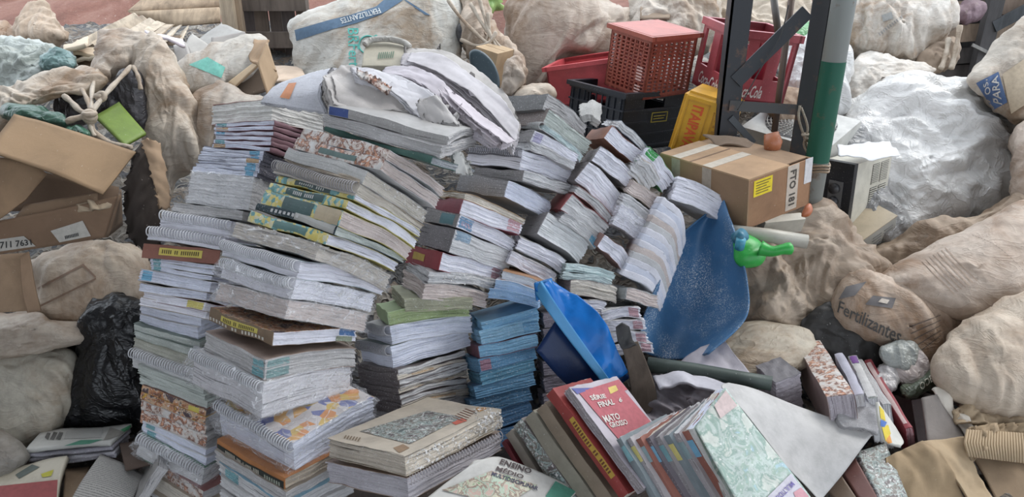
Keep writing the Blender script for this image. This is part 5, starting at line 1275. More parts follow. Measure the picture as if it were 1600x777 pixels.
f = fit_box((853, 106), (880, 92), (996, 86), (858, 170), 3.85, .34, .52, .26, lean(4), .5)
crate(f, (.55, .09, .10), 'bright red solid crate behind the black crate', handles=False, ribs=2)
f = fit_box((978, 147), (894, 125), (1070, 141), (984, 240), 3.38, .36, .46, .31, lean(10), .3)
r, M, la, lb, lc = crate(f, (.018, .022, .03), 'black plastic crate with yellow print under the vented crate', ribs=5, dark=(.025, .03, .04))
mb = MB()
for i in range(9): u = la * (i + .5) / 9; mb.box(M, u - .002, u + .002, -.007, 0, .02, lc)
mb.build('rib', 'plastic', r, (.03, .035, .045))
mb = MB()
for u0, u1, z0, z1 in ((.44, .72, .34, .355), (.44, .72, .50, .515), (.44, .455, .34, .51), (.705, .72, .34, .51), (.48, .68, .40, .415), (.48, .66, .445, .46)): mb.box(M, -.013, -.012, lb * u0, lb * u1, lc * z0, lc * z1)
mb.build('logo_print', 'ink', r, (.38, .32, .05))
f = fit_box((1020, 58), (958, 38), (1091, 52), (1005, 156), 3.42, .30, .34, .46, lean(-8, -8), .4, .12, False, YALL)
r, M, la, lb, lc = crate(f, (.36, .09, .06), 'maroon vented produce crate standing in the black crate', lattice=True, slots=(8, 14), name='vented_crate', dark=(.28, .06, .05))
mb = MB(); mb.box(M, 0, la, 0, lb, -.004, 0.004); mb.build('top_panel', 'plastic', r, (.42, .11, .08))
facetext(r, M, 'x', 'IIIII III', la * .10, la * .24, lc * .5, lc * .92, (.62, .40, .36), la, lb, .004, rot=1)
f = fit_box((1150, 46), (1104, 22), (1250, 66), (1134, 158), 3.28, .30, .42, .30, lean(-12, -12), .5, .12, False, YALL)
M, la, lb, lc = frame(f); RC = (.38, .07, .085)
r = thing('bottle_crate', 'red bottle crate with white cola script leaning on the lattice column', 'crate', tuple(M @ Vector((la / 2, lb / 2, lc))))
def bw(ax, pos, L_, n):
    mb = MB(); t = .012
    def bx(u0, u1, z0, z1):
        if ax == 'x': mb.box(M, u0, u1, pos, pos + t, z0, z1)
        else: mb.box(M, pos, pos + t, u0, u1, z0, z1)
    bx(0, L_, 0, lc * .14); bx(0, L_, lc * .66, lc)
    for i in range(n + 1): u = L_ * i / n; h = L_ / n * .22; bx(max(0, u - h), min(L_, u + h), lc * .14, lc * .66)
    mb.build('side_wall', 'plastic', r, RC)
bw('x', 0, la, 2); bw('x', lb - .012, la, 2); bw('y', 0, lb, 3); bw('y', la - .012, lb, 3)
mb = MB(); mb.box(M, 0, la, 0, lb, lc - .015, lc); mb.build('base', 'plastic', r, (.34, .03, .05))
mb = MB()
for i in range(1, 3): u = lb * i / 3; mb.box(M, 0.012, la - .012, u - .005, u + .005, lc * .3, lc)
for i in range(1, 2): u = la * i / 2; mb.box(M, u - .005, u + .005, .012, lb - .012, lc * .3, lc)
mb.build('divider', 'plastic', r, (.32, .03, .05))
mb = MB(); mb.box(M, -.012, la + .012, -.012, .012, -.002, .03); mb.box(M, -.012, la + .012, lb - .012, lb + .012, -.002, .03); mb.box(M, -.012, .012, 0, lb, -.002, .03); mb.box(M, la - .012, la + .012, 0, lb, -.002, .03)
mb.build('rim', 'plastic', r, RC)
facetext(r, M, 'y', 'Coca-Cola', lb * .20, lb * .62, lc * .74, lc * .92, (.72, .66, .64), la, lb, .004, .015, .35)
V2, F2 = text_mesh('Coca-Cola', .015, .35)
mesh('lettering', [tuple(M @ Vector((la * .78 - la * .66 * x, -.004, lc * .92 - lc * .18 * y))) for x, y in V2], F2, 'ink', r, (.72, .66, .64), None, False)
f = fit_box((1071, 140), (1094, 128), (1150, 160), (1038, 236), 3.14, .28, .26, .36, lean(10, -18), .7, .15, False, YALL)
M, la, lb, lc = frame(f); YC = (.62, .33, .02)
r = thing('bottle_crate', 'yellow beer crate with red lettering behind the taped carton', 'crate', tuple(M @ Vector((la / 2, lb / 2, lc))))
mb = MB(); mb.box(M, 0, la, 0, lb, 0, lc); o = mb.build('body', 'plastic', r, YC); bm = bmesh.new(); bm.from_mesh(o.data); bmesh.ops.bevel(bm, geom=bm.edges[:], offset=.018, segments=3, affect='EDGES'); bm.to_mesh(o.data); bm.free()
mb = MB()
for u0, u1, z0, z1 in ((.12, .56, .12, .14), (.12, .56, .88, .90), (.12, .14, .12, .9), (.54, .56, .12, .9), (.66, .92, .2, .22), (.66, .68, .2, .8), (.66, .92, .8, .82)): mb.box(M, -.004, .004, lb * u0, lb * u1, lc * z0, lc * z1)
mb.build('raised_frame', 'plastic', r, (.50, .25, .02))
facetext(r, M, 'y', 'ITAIPAVA', lb * .24, lb * .46, lc * .18, lc * .86, (.55, .08, .02), la, lb, .005, .03, rot=1)
mb = MB()
for k in range(5): mb.box(M, -.004, .002, lb * .72, lb * .88, lc * (.30 + .09 * k), lc * (.34 + .09 * k))
mb.build('raised_lettering', 'plastic', r, (.42, .20, .02))

# ------------------------------------------------------------------ taped carton
f = fit_box((1170, 283), (1031, 241), (1270, 247), (1166, 358), 2.5, .46, .34, .26, lean(6), .3, .12, False)
M, la, lb, lc = frame(f)
CBX = (.36, .22, .125)
r = thing('carton', 'taped brown cardboard carton with yellow sticker below the crates', 'box', tuple(M @ Vector((la / 2, lb / 2, lc))))
t = .006
sa = MB().box(M, 0, la, 0, t, 0, lc).build('side_panel', 'cardboard', r, (.27, .17, .10), False, True)
sb_ = MB().box(M, 0, t, t, lb, 0, lc).build('side_panel', 'cardboard', r, (.30, .165, .09), False, True)
MB().box(M, 0, la, lb - t, lb, 0, lc).build('side_panel', 'cardboard', r, CBX); MB().box(M, la - t, la, t, lb - t, 0, lc).build('side_panel', 'cardboard', r, CBX)
MB().box(M, t, la - t, t, lb - t, lc - t, lc).build('bottom', 'cardboard', r, CBX)
tf = MB().box(M, 0, la * .99, 0, lb * .62, -t, 0).build('top_flap', 'cardboard', r, (.43, .28, .165), False, True)
MB().box(M, la * .05, la * .98, lb * .66, lb * .99, 0, t).build('top_flap', 'cardboard', r, (.36, .24, .15))
MB().box(M, la * .62, la * .64, 0, lb * .62, -t - .001, -t).build('crease', 'cardboard', r, (.22, .14, .09))
for u in (.44, .80):
    MB().box(M, la * (u - .05), la * (u + .05), 0, lb * .62, -t - .0012, -t).build('tape', 'ink', r, (.52, .46, .38))
    MB().box(M, la * (u - .05), la * (u + .05), -.0012, 0, 0, lc * .55).build('tape', 'ink', r, (.36, .30, .25))
MB().box(M, -.0015, 0, lb * .60, lb * .78, 0, lc * .95).build('tape', 'ink', r, (.50, .43, .36))
facetext(r, M, 'y', 'FTO 181', lb * .64, lb * .74, lc * .10, lc * .85, (.06, .05, .04), la, lb, .003, .03, rot=1)
MB().box(M, -.0015, 0, lb * .08, lb * .36, lc * .05, lc * .38).build('sticker', 'ink', r, (.72, .55, .02))
for k in range(5): MB().box(M, -.0022, -.0015, lb * .11, lb * (.33 - .03 * (k % 3)), lc * (.09 + .055 * k), lc * (.11 + .055 * k)).build('print_line', 'ink', r, (.16, .12, .02))
MB().box(M, -.0018, 0, lb * .88, lb * 1.0, -.004, lc * .5).build('shipping_label', 'ink', r, (.58, .57, .58))
slab('torn_flap', [[(1098, 212, 2.98), (1140, 214, 2.95), (1200, 232, 2.9), (1268, 246, 2.86)], [(1120, 222, 2.92), (1160, 230, 2.88), (1210, 254, 2.80), (1240, 258, 2.78)]], .008, 'cardboard', (.22, .16, .115), r, 22, 8, .016, 9)
MB().tube([at(1205, 208, 2.85), at(1208, 222, 2.84), at(1206, 236, 2.83)], [.028, .036, .03], 12).build('clay_cup', 'plastic', None, (.42, .15, .07), True)
tagit(bpy.data.objects['clay_cup'], 'small orange clay pot on the taped carton', 'pot')
ob = blob('orange_ball', [(1258, 322), (1266, 318), (1270, 328), (1264, 338), (1252, 338)], 2.55, 2.52, .02, .03, None, 'plastic', (.45, .14, .06), 0, label='small orange lump at the corner of the taped carton', cat='lump', spokes=30, rings=10)

# ------------------------------------------------------------------ air conditioners
WA = (.56, .56, .53)
f = fit_box((1290, 236), (1158, 198), (1346, 189), (1292, 268), 3.18, .46, .40, .17, lean(4), .3, .15)
M, la, lb, lc = frame(f)
r = thing('fan_unit', 'white air conditioner fan unit with round grille behind the carton', 'air conditioner', tuple(M @ Vector((la / 2, lb / 2, lc))))
MB().box(M, 0, la, 0, lb, 0, lc).build('casing', 'plastic', r, WA)
mb = MB(); R0 = min(la, lb) * .44
for k in range(9): mb.torus(M @ Matrix.Translation((la / 2, lb / 2, -.012)), R0 * (k + 1.5) / 10, .0022, 32, 4)
for k in range(28):
    t_ = 2 * math.pi * k / 28; mb.tube([M @ Vector((la / 2 + R0 * .14 * math.cos(t_), lb / 2 + R0 * .14 * math.sin(t_), -.012)), M @ Vector((la / 2 + R0 * math.cos(t_ + .25), lb / 2 + R0 * math.sin(t_ + .25), -.006))], .002, 4)
mb.build('fan_grille', 'plastic', r, (.62, .62, .58))
mb = MB(); n = 32
mb.add([M @ Vector((la / 2 + R0 * math.cos(2 * math.pi * k / n), lb / 2 + R0 * math.sin(2 * math.pi * k / n), -.002)) for k in range(n)], [tuple(range(n))]); mb.build('fan_opening', 'plastic', r, (.10, .10, .10))
f = fit_box((1340, 257), (1297, 251), (1394, 238), (1326, 350), 3.08, .24, .34, .28, lean(-8, -4), .4, .15, False)
M, la, lb, lc = frame(f)
r = thing('window_air_conditioner', 'cream window air conditioner with black control panel', 'air conditioner', tuple(M @ Vector((la / 2, lb / 2, lc))))
MB().box(M, 0, la, 0, lb, 0, lc).build('casing', 'plastic', r, (.60, .58, .50))
MB().box(M, -.004, la + .006, -.03, -.0005, -.004, lc + .002).build('front_panel', 'plastic', r, (.025, .027, .032))
MB().box(M, la * .25, la * .72, -.034, -.031, lc * .30, lc * .80).build('control_plate', 'plastic', r, (.17, .17, .17))
for z in (.42, .64):
    mb = MB(); mb.tube([M @ Vector((la * .48, -.034, lc * z)), M @ Vector((la * .48, -.055, lc * z))], .022, 16); mb.build('knob', 'plastic', r, (.06, .06, .065), True)
for c0_, c1_ in ((.46, .66), (.70, .92)):
    for g0, g1 in ((.10, .44), (.50, .92)):
        MB().box(M, -.0015, 0, lb * c0_, lb * c1_, lc * g0, lc * g1).build('vent_recess', 'plastic', r, (.04, .04, .04))
        mb = MB(); n = 11
        for k in range(n): z = lc * (g0 + (g1 - g0) * (k + .5) / n); mb.box(M, -.004, -.001, lb * c0_, lb * c1_, z - .0022, z + .0022)
        mb.build('vent_slat', 'plastic', r, (.56, .54, .47))
slab('paper_sheet', [[(1308, 226, 3.05), (1350, 220, 3.2), (1390, 222, 3.25)], [(1312, 240, 2.95), (1356, 246, 2.96), (1406, 242, 3.05)]], .004, 'cover', (.66, .67, .68), None, 18, 8, .012, 9, label='crumpled white paper sheet on the window air conditioner', cat='paper')
f = fit_box((1346, 376), (1318, 352), (1398, 335), (1338, 456), 2.98, .2, .32, .28, lean(-4), .4, .15, False)
M, la, lb, lc = frame(f)
r = thing('air_conditioner_casing', 'dirty white louvred casing under the window air conditioner', 'air conditioner', tuple(M @ Vector((la / 2, lb / 2, lc))))
MB().box(M, 0, la, 0, lb, 0.004, lc).build('casing', 'plastic', r, (.55, .57, .55)); MB().box(M, -.003, la, 0, lb, 0, .004).build('top_plate', 'plastic', r, (.50, .42, .30))
for q in (.34, .66):
    mb = MB()
    for k in range(14): z = lc * (.12 + .052 * k); mb.box(M, -.0025, 0, lb * q, lb * (q + .24), z, z + .005)
    mb.build('louvre', 'plastic', r, (.30, .31, .31))

# ------------------------------------------------------------------ small things on the tarpaulin
o = MB().tube([at(1140, 362, 2.50), at(1200, 368, 2.49), at(1261, 378, 2.46)], .026, 14).build('plastic_pipe', 'plastic', None, (.46, .44, .38), True); tagit(o, 'short dirty white pipe lying on the brown tarpaulin', 'pipe')
o = MB().box(Matrix.Translation(at(1222, 350, 2.6)) @ Matrix.Rotation(.25, 4, 'Z') @ Matrix.Rotation(.3, 4, 'X'), -.09, .08, -.02, .02, -.03, .03).build('foam_block', 'plastic', None, (.50, .47, .40)); tagit(o, 'small dirty cream foam block behind the pipe', 'block')
gc = thing('toy_jug', 'bright green plastic jug with blue cap on the tarpaulin', 'jug', tuple(at(1180, 415, 2.42)))
blob('body', [(1146, 376), (1160, 366), (1182, 372), (1194, 386), (1196, 400), (1184, 416), (1156, 416), (1146, 400)], 2.46, 2.38, .05, .06, None, 'plastic', (.03, .36, .06), .006, 6, parent=gc, spokes=50, rings=22)
MB().tube([tuple(at(*p)) for p in crom([(1188, 388, 2.36), (1206, 393, 2.34), (1222, 390, 2.33), (1238, 388, 2.33)], 12)], [.028, .025, .022, .02, .019, .018, .018, .018, .019, .022, .022, .014], 12).build('spout', 'plastic', gc, (.03, .36, .06), True)
MB().tube([at(1150, 374, 2.36), at(1162, 366, 2.34)], .024, 14).build('cap', 'plastic', gc, (.03, .16, .24), True)
MB().tube([at(1155, 388, 2.33), at(1158, 374, 2.32)], .017, 14).build('cap', 'plastic', gc, (.05, .28, .40), True)

# ------------------------------------------------------------------ blue plastic
slab('barrel_sheet', [[(1118, 326, 2.62), (1128, 311, 2.62), (1131, 312, 2.6), (1134, 318, 2.58)],
                      [(1062, 372, 2.56), (1098, 356, 2.62), (1130, 350, 2.52), (1148, 368, 2.42)],
                      [(1034, 432, 2.44), (1080, 436, 2.54), (1130, 432, 2.46), (1166, 440, 2.33)],
                      [(1008, 492, 2.34), (1062, 500, 2.44), (1120, 500, 2.36), (1163, 498, 2.23)],
                      [(996, 545, 2.22), (1032, 560, 2.30), (1072, 560, 2.26), (1106, 552, 2.16)]], .006, 'dusty_plastic', (.05, .15, .30), None, 44, 44,
     label='curved dusty blue plastic barrel sheet beside the white books', cat='plastic sheet')
bf = thing('document_folder', 'bright blue translucent document folder among the books', 'folder', tuple(at(920, 610, 2.0)))
slab('back_panel', [[(884, 478, 2.12), (930, 520, 2.10), (985, 590, 2.06)], [(838, 548, 2.04), (884, 600, 2.02), (935, 625, 2.0)]], .006, 'blue_folder_plastic', (.012, .035, .12), bf, 14, 10)
slab('flap', [[(858, 436, 2.16), (906, 462, 2.13), (946, 506, 2.09), (984, 582, 2.04)], [(850, 444, 2.12), (890, 480, 2.09), (934, 530, 2.06), (972, 590, 2.02)], [(836, 452, 2.10), (872, 500, 2.05), (914, 556, 2.02), (948, 598, 1.99)]], .006, 'blue_folder_plastic', (.012, .16, .52), bf, 30, 18, .012, 14)
slab('fold', [[(842, 440, 2.10), (852, 452, 2.08), (868, 474, 2.06), (900, 520, 2.03), (955, 596, 1.98)], [(836, 458, 2.10), (846, 474, 2.07), (858, 490, 2.05), (892, 536, 2.02), (946, 604, 1.97)]], .012, 'blue_folder_plastic', (.10, .36, .66), bf, 26, 6, .003, 12)
slab('end_flap', [[(835, 442, 2.12), (862, 435, 2.16)], [(838, 470, 2.08), (866, 462, 2.10)]], .005, 'blue_folder_plastic', (.03, .20, .52), bf, 8, 8, .004, 14)
sp_ = thing('paddle', 'worn brown wooden paddle with blackened grip', 'paddle', tuple(at(1008, 650, 1.97)))
slab('blade', [[(972, 544, 2.08), (984, 538, 2.08), (997, 534, 2.08)], [(980, 575, 2.05), (996, 572, 2.05), (1011, 568, 2.05)], [(986, 610, 2.02), (1004, 606, 2.02), (1023, 602, 2.02)], [(988, 636, 2.0), (1006, 634, 2.0), (1026, 628, 2.0)], [(992, 650, 1.985), (1004, 651, 1.985), (1014, 646, 1.985)]], .014, 'wood', (.17, .13, .10), sp_, 14, 22)
slab('grip', [[(962, 512, 2.10), (973, 506, 2.10), (983, 510, 2.10)], [(965, 532, 2.085), (976, 530, 2.085), (988, 532, 2.085)], [(972, 546, 2.07), (984, 544, 2.07), (994, 538, 2.07)]], .02, 'cover', (.035, .035, .035), sp_, 16, 16, .006, 22)
o = MB().tube([at(1012, 570, 2.10), at(1080, 578, 2.08), at(1150, 590, 2.04), at(1206, 600, 2.0)], [.026, .024, .023, .024], 12).build('rolled_tube', 'cover', None, (.055, .075, .065), True); tagit(o, 'dark green rolled tube lying over grey papers', 'tube')
slab('plastic_sleeve', [[(1060, 570, 2.18), (1090, 545, 2.22), (1122, 530, 2.25), (1132, 532, 2.24)], [(1080, 578, 2.12), (1110, 575, 2.13), (1140, 575, 2.14), (1165, 572, 2.14)], [(1100, 590, 2.08), (1130, 592, 2.07), (1160, 594, 2.06), (1186, 592, 2.06)]], .012, 'cover', (.34, .32, .36), None, 22, 16, .012, 9, label='grey-lilac paper sleeve behind the dark green tube', cat='paper')
sack('grey_papers', [(1012, 592), (1040, 584), (1100, 588), (1152, 604), (1140, 640), (1100, 662), (1040, 676), (1000, 662)], 2.1, 1.95, 'crumpled grey-mauve papers between paddle and poster', 'paper', T=.04, Tb=.12, color=(.25, .225, .245), mat='cover', amp=.024, fr=9, sharp=1.0)
slab('paper_sheet', [[(1020, 586, 2.06), (1080, 584, 2.05), (1150, 600, 2.0)], [(1030, 606, 2.0), (1070, 600, 2.0), (1130, 612, 1.96)]], .008, 'cover', (.50, .49, .54), None, 18, 8, .012, 10, label='pale lilac paper sheet folded under the dark green tube', cat='paper')

# ------------------------------------------------------------------ books leaning in the front heap
def hbook(N, L, R, B, Y, A, Bl, c0, label, **k):
    return book(L, N, R, 0, Y, A, Bl, c0, label=label, Bp=B, wc=k.pop('wc', .6), group='books slumped in the front heap', **k)
import itertools
_fit = fit_box
def fit_all(*a, **k): k.setdefault('yaws', YALL); return _fit(*a, **k)
fit_box = fit_all
CL = (-.57, .51, -.31)
SP = [((789, 688), (850, 664), (866, 812), (782, 692), 'dark red spine book lowest in the leaning row', dict(spine='R', cover=(.18, .03, .04), paper=TAN, bands=[(.3, .7, .25, .75, 'ink', (.40, .28, .06))])),
      ((800, 672), (858, 648), (888, 812), (788, 680), 'slim tan-grey spine book in the leaning row', dict(spine='R', cover=(.30, .27, .23), paper=TAN)),
      ((816, 654), (872, 634), (916, 800), (801, 668), 'dark flecked spine book in the leaning row', dict(spine='R', cover=(.2, .17, .16), spmat='print_grey', paper=GY)),
      ((834, 642), (890, 622), (940, 792), (818, 656), 'olive-grey spine book in the leaning row', dict(spine='R', cover=(.27, .25, .20), paper=GY)),
      ((852, 630), (905, 612), (962, 786), (836, 642), 'tan spine book behind the red spine', dict(spine='R', cover=(.24, .19, .14), paper=TAN)),
      ((864, 608), (925, 592), (984, 770), (848, 618), 'red spine book with yellow label in the leaning row', dict(spine='R', cover=(.28, .045, .04), paper=CR, bands=[(.28, .84, .05, .55, 'ink', (.46, .30, .05))], texts=[('IIIII II IIIIIIIII', .32, .80, .15, .48, (.14, .05, .02))])),
      ((890, 606), (966, 590), (1008, 762), (866, 612), 'grey-edged book with red and blue printed cover', dict(cover=(.44, .40, .44), paper=(.34, .31, .32), A=.2))]
for i, (N, L, R, B, lab, o_) in enumerate(SP):
    o_ = dict(o_); o_.pop('A', None)
    HB = hbook(N, L, R, B, 1.86 - .012 * i, .19, .27, CL, lab, **o_)[0]
# printed red cover, curling up
cv_ = [c_ for c_ in HB.children if c_.name.startswith('front_cover')][0]
print_quad(cv_, [(904, 613), (967, 593), (1050, 690), (985, 708)], 'ink', (.42, .11, .13), 12, 12, 'print_panel')
print_quad(cv_, [(893, 607), (930, 606), (914, 612), (902, 616)], 'ink', (.10, .11, .30), 6, 4, 'print_panel')
for txt, q in (('SÉRIE', [(919, 617), (944, 614), (948, 622), (925, 626)]), ('FINAL', [(933, 629), (958, 623), (961, 632), (938, 637)]), ('6', [(966, 622), (971, 621), (973, 628), (968, 629)]), ('MATO', [(940, 650), (966, 645), (970, 655), (947, 661)]), ('GROSSO', [(950, 661), (978, 655), (982, 663), (956, 669)])):
    print_text(cv_, txt, q, (.62, .58, .54), off=.008, bold=.03)
print_quad(cv_, [(950, 606), (962, 602), (966, 610), (954, 616)], 'ink', (.60, .46, .14), 4, 4, 'print', off=.006)
# row of notebooks ending in the map cover
n_ = 9
for i in range(n_):
    f_ = i / (n_ - 1)
    N = (1086 - 122 * f_ + (6 if i else 0), 669 + 14 * f_ + 6 * math.sin(3 * f_)); L = (N[0] + 45 + 28 * f_, N[1] - 61 + 26 * f_); R = (N[0] + 76 - 4 * f_, N[1] + 132 - 14 * f_); B = (N[0] - 13.5, N[1] + 1.5)
    if i == 0:
        MP = hbook(N, L, (1168, 830), B, 1.60, .215, .29, (-.5, .45, -.5), 'tall book with a map printed on its cover', cvmat='print_map', cover=(.66, .66, .64), paper=WB, spine='R', wc=.5)[0]
    else:
        cols = [(.17, .15, .17), (.30, .12, .09), (.40, .37, .38), (.22, .26, .28), (.30, .28, .29)]
        hbook(N, L, R, B, 1.60 + .005 * i, .205, .275, (-.6, .45, -.35), f'grey notebook, {ordinal(i)} from the map book in the leaning row', cover=cols[i % 5], paper=[GY, CR, LG, GY][i % 4], spine='R', wc=.5,
              bands=[(.10, .30, .05, .95, 'cover', [TT, TB, (.28, .38, .40), TY][i % 4])])
mc = slab('open_cover', [[(1087, 668, 1.60), (1110, 636, 1.66), (1134, 606, 1.72)], [(1116, 720, 1.53), (1156, 706, 1.58), (1200, 691, 1.64)], [(1148, 777, 1.47), (1206, 778, 1.50), (1268, 778, 1.54)], [(1166, 812, 1.44), (1228, 818, 1.46), (1294, 816, 1.49)]], .003, 'print_map', (.5, .5, .5), MP, 18, 22, .002, 5)
print_quad(mc, [(1116, 634), (1134, 610), (1152, 634), (1126, 654)], 'ink', (.62, .50, .48), 6, 6, 'cover_print')
print_quad(mc, [(1196, 780), (1236, 740), (1264, 776), (1226, 808)], 'ink', (.56, .54, .60), 8, 8, 'cover_print')
print_text(mc, 'MULTIDIS', [(1243, 758), (1217, 783), (1211, 777), (1236, 752)], (.16, .13, .34), off=.007)
print_quad(mc, [(1240, 770), (1252, 762), (1264, 776), (1248, 790)], 'ink', (.58, .30, .34), 5, 5, 'cover_print', off=.006)
ps = slab('poster', [[(1138, 598, 1.90), (1180, 608, 1.93), (1250, 636, 1.94), (1366, 676, 1.90)], [(1128, 606, 1.86), (1178, 626, 1.87), (1244, 658, 1.87), (1346, 702, 1.84)], [(1160, 640, 1.80), (1198, 664, 1.80), (1246, 696, 1.80), (1318, 740, 1.77)], [(1192, 680, 1.75), (1218, 704, 1.75), (1250, 732, 1.74), (1288, 776, 1.70)], [(1230, 730, 1.70), (1246, 746, 1.70), (1262, 762, 1.69), (1282, 784, 1.68)]], 0.002, 'cover', (.47, .46, .45), None, 40, 30, label='large curling white poster sheet over the books', cat='poster')
# right heap of books with spines up
CR_ = (-.92, -.1, -.1)
RB = [((1334, 616), (1280, 532), (1350, 690), (1288, 618), 2.06, .27, .2, 'thick book with orange-flecked spine turned up', dict(spine='L', spmat='print_orange', cover=(.34, .25, .23), paper=MV)),
      ((1350, 616), (1317, 552), (1362, 680), (1334, 617), 2.08, .25, .2, 'slim lilac-white spine book in the right heap', dict(spine='L', cover=(.44, .43, .50), paper=LG)),
      ((1372, 622), (1338, 556), (1384, 690), (1354, 620), 2.09, .25, .2, 'white spine book with purple corner', dict(spine='L', spmat='print_grey', cover=(.5, .48, .5), paper=LG, bands=[(.80, .98, .1, .9, 'cover', (.16, .06, .24)), (.02, .78, .05, .95, 'cover', (.50, .49, .48))])),
      ((1392, 632), (1346, 562), (1402, 700), (1376, 626), 2.10, .26, .2, 'slim grey book beside the red book', dict(spine='L', cover=(.46, .45, .45), paper=LG)),
      ((1426, 668), (1360, 562), (1436, 720), (1410, 666), 2.10, .28, .2, 'red hardback with pink pages spine up', dict(spine='L', cover=(.26, .035, .045), paper=(.50, .28, .30), bands=[(.05, .95, .34, .92, 'cover', (.56, .42, .40))]))]
for N, L, R, B, Y, A, Bl, lab, o_ in RB:
    hbook(N, L, R, B, Y - .14, A, Bl, CR_, lab, wl=.25, **o_)
fit_box = _fit
book((1345, 556), (1332, 560), (1366, 548), 20, 2.42, .18, .12, (0, -.2, -1), paper=TAN, cover=(.44, .42, .36), spine='R', label='small tan-spined book under the fertilizantes sack', group='books slumped in the front heap', bands=[(.3, .7, .1, .9, 'ink', (.40, .30, .08))], wl=.3)
book((1182, 572), (1212, 598), (1250, 582), 60, 2.06, .16, .13, (0, -.1, -1), paper=MV, cover=(.18, .17, .18), label='stout mauve-edged book standing behind the poster', group='books slumped in the front heap', wl=.3)
slab('rolled_papers', [[(1312, 628, 1.95), (1330, 618, 1.98), (1350, 610, 2.00), (1372, 618, 1.99)], [(1308, 650, 1.91), (1332, 644, 1.92), (1356, 640, 1.93), (1376, 644, 1.93)], [(1316, 668, 1.88), (1336, 668, 1.88), (1356, 672, 1.88), (1370, 680, 1.88)]], .05, 'paper_edges', (.46, .45, .46), None, 22, 16, .012, 14, layers=8, edge=.06, rag=.005, label='rolled grey papers in film behind the poster tip', cat='paper')
bl_ = slab('booklet', [[(1372, 628, 1.84), (1386, 648, 1.83), (1400, 668, 1.82)], [(1374, 655, 1.79), (1392, 672, 1.79), (1412, 690, 1.79)], [(1382, 690, 1.74), (1394, 694, 1.74), (1408, 696, 1.74)]], .008, 'cover', (.56, .55, .50), None, 12, 12, label='pale booklet with yellow and blue print by the poster tip', cat='booklet')
print_quad(bl_, [(1374, 634), (1381, 642), (1384, 658), (1376, 654)], 'ink', (.62, .48, .04), 4, 4); print_quad(bl_, [(1378, 668), (1388, 664), (1392, 678), (1384, 690)], 'ink', (.62, .48, .04), 4, 4); print_quad(bl_, [(1376, 656), (1386, 660), (1382, 668), (1376, 666)], 'ink', (.06, .14, .40), 4, 4); print_quad(bl_, [(1384, 688), (1390, 678), (1394, 692), (1388, 694)], 'ink', (.60, .26, .05), 4, 4)
slab('book', [[(1338, 706, 1.88), (1384, 692, 1.92)], [(1384, 800, 1.66), (1424, 790, 1.70)]], .04, 'print_grey', (.3, .3, .3), None, 10, 10, .003, 8, label='grey patterned book half under the poster tip', cat='book', group='books slumped in the front heap')
slab('book', [[(1316, 738, 1.82), (1336, 714, 1.86)], [(1358, 800, 1.66), (1382, 796, 1.67)]], .03, 'cover', (.15, .06, .05), None, 8, 8, .003, 8, label='dark red-brown book under the poster', cat='book', group='books slumped in the front heap')
slab('book', [[(1290, 764, 1.78), (1314, 742, 1.80)], [(1330, 806, 1.66), (1354, 802, 1.66)]], .03, 'cover', (.24, .17, .12), None, 8, 8, .003, 8, label='tan-brown book lowest under the poster', cat='book', group='books slumped in the front heap')
f = fit_box((1424, 626), (1396, 616), (1456, 620), (1430, 700), 2.24, .16, .16, .28, (0, -.2, -1), .5)
cbox('wrapped_pack', f, 'cover', (.36, .29, .28), 'brown-mauve wrapped pack beside the red hardback', 'pack')
FO = [([(1372, 548), (1400, 530), (1430, 536), (1444, 560), (1420, 580), (1388, 574)], (.36, .38, .36), 'grey-green foil packet under the fertilizantes sack'), ([(1392, 562), (1430, 550), (1450, 572), (1446, 596), (1412, 604), (1396, 584)], (.42, .36, .34), 'crumpled silver foil packet with orange edge'),
      ([(1368, 580), (1388, 570), (1402, 590), (1398, 610), (1376, 606)], (.48, .46, .46), 'small crumpled silver film packet beside the red hardback'), ([(1410, 606), (1448, 588), (1466, 574), (1462, 600), (1440, 618), (1414, 622)], (.10, .12, .08), 'dark green packet with pale lettering')]
for i, (pts, col, lab) in enumerate(FO):
    o = sack('foil_packet', pts, 2.36 - .03 * i, 2.26 - .03 * i, lab, 'packet', T=.03, Tb=.06, mat='crumpled_plastic', color=col, amp=.012, fr=12, spokes=60, rings=24)
print_text(o, 'ODER', [(1436, 600), (1462, 580), (1465, 590), (1440, 611)], (.55, .52, .42))

# --- torn cardboard, bottom right
cr = thing('cardboard_box', 'crushed brown cardboard box in the corner beside the poster', 'box', tuple(at(1480, 777, 1.75)))
slab('front_panel', [[(1384, 716, 1.86), (1410, 702, 1.88), (1440, 690, 1.9)], [(1384, 760, 1.80), (1440, 745, 1.80), (1490, 735, 1.82)], [(1386, 830, 1.70), (1450, 840, 1.68), (1540, 850, 1.66)]], .008, 'cardboard', (.34, .245, .145), cr, 26, 26, .020, 7)
slab('top_panel', [[(1440, 690, 1.90), (1500, 684, 1.94), (1514, 690, 1.94)], [(1490, 735, 1.82), (1510, 730, 1.84), (1530, 735, 1.84)], [(1540, 850, 1.66), (1560, 840, 1.67), (1580, 830, 1.68)]], .008, 'cardboard', (.43, .32, .20), cr, 26, 26, .014, 8)
slab('inner_panel', [[(1514, 690, 1.96), (1560, 700, 1.95), (1640, 712, 1.94)], [(1534, 735, 1.86), (1580, 740, 1.85), (1640, 745, 1.85)], [(1580, 830, 1.72), (1610, 830, 1.72), (1640, 830, 1.72)]], .008, 'cardboard', (.30, .21, .13), cr, 14, 14, .01, 7)
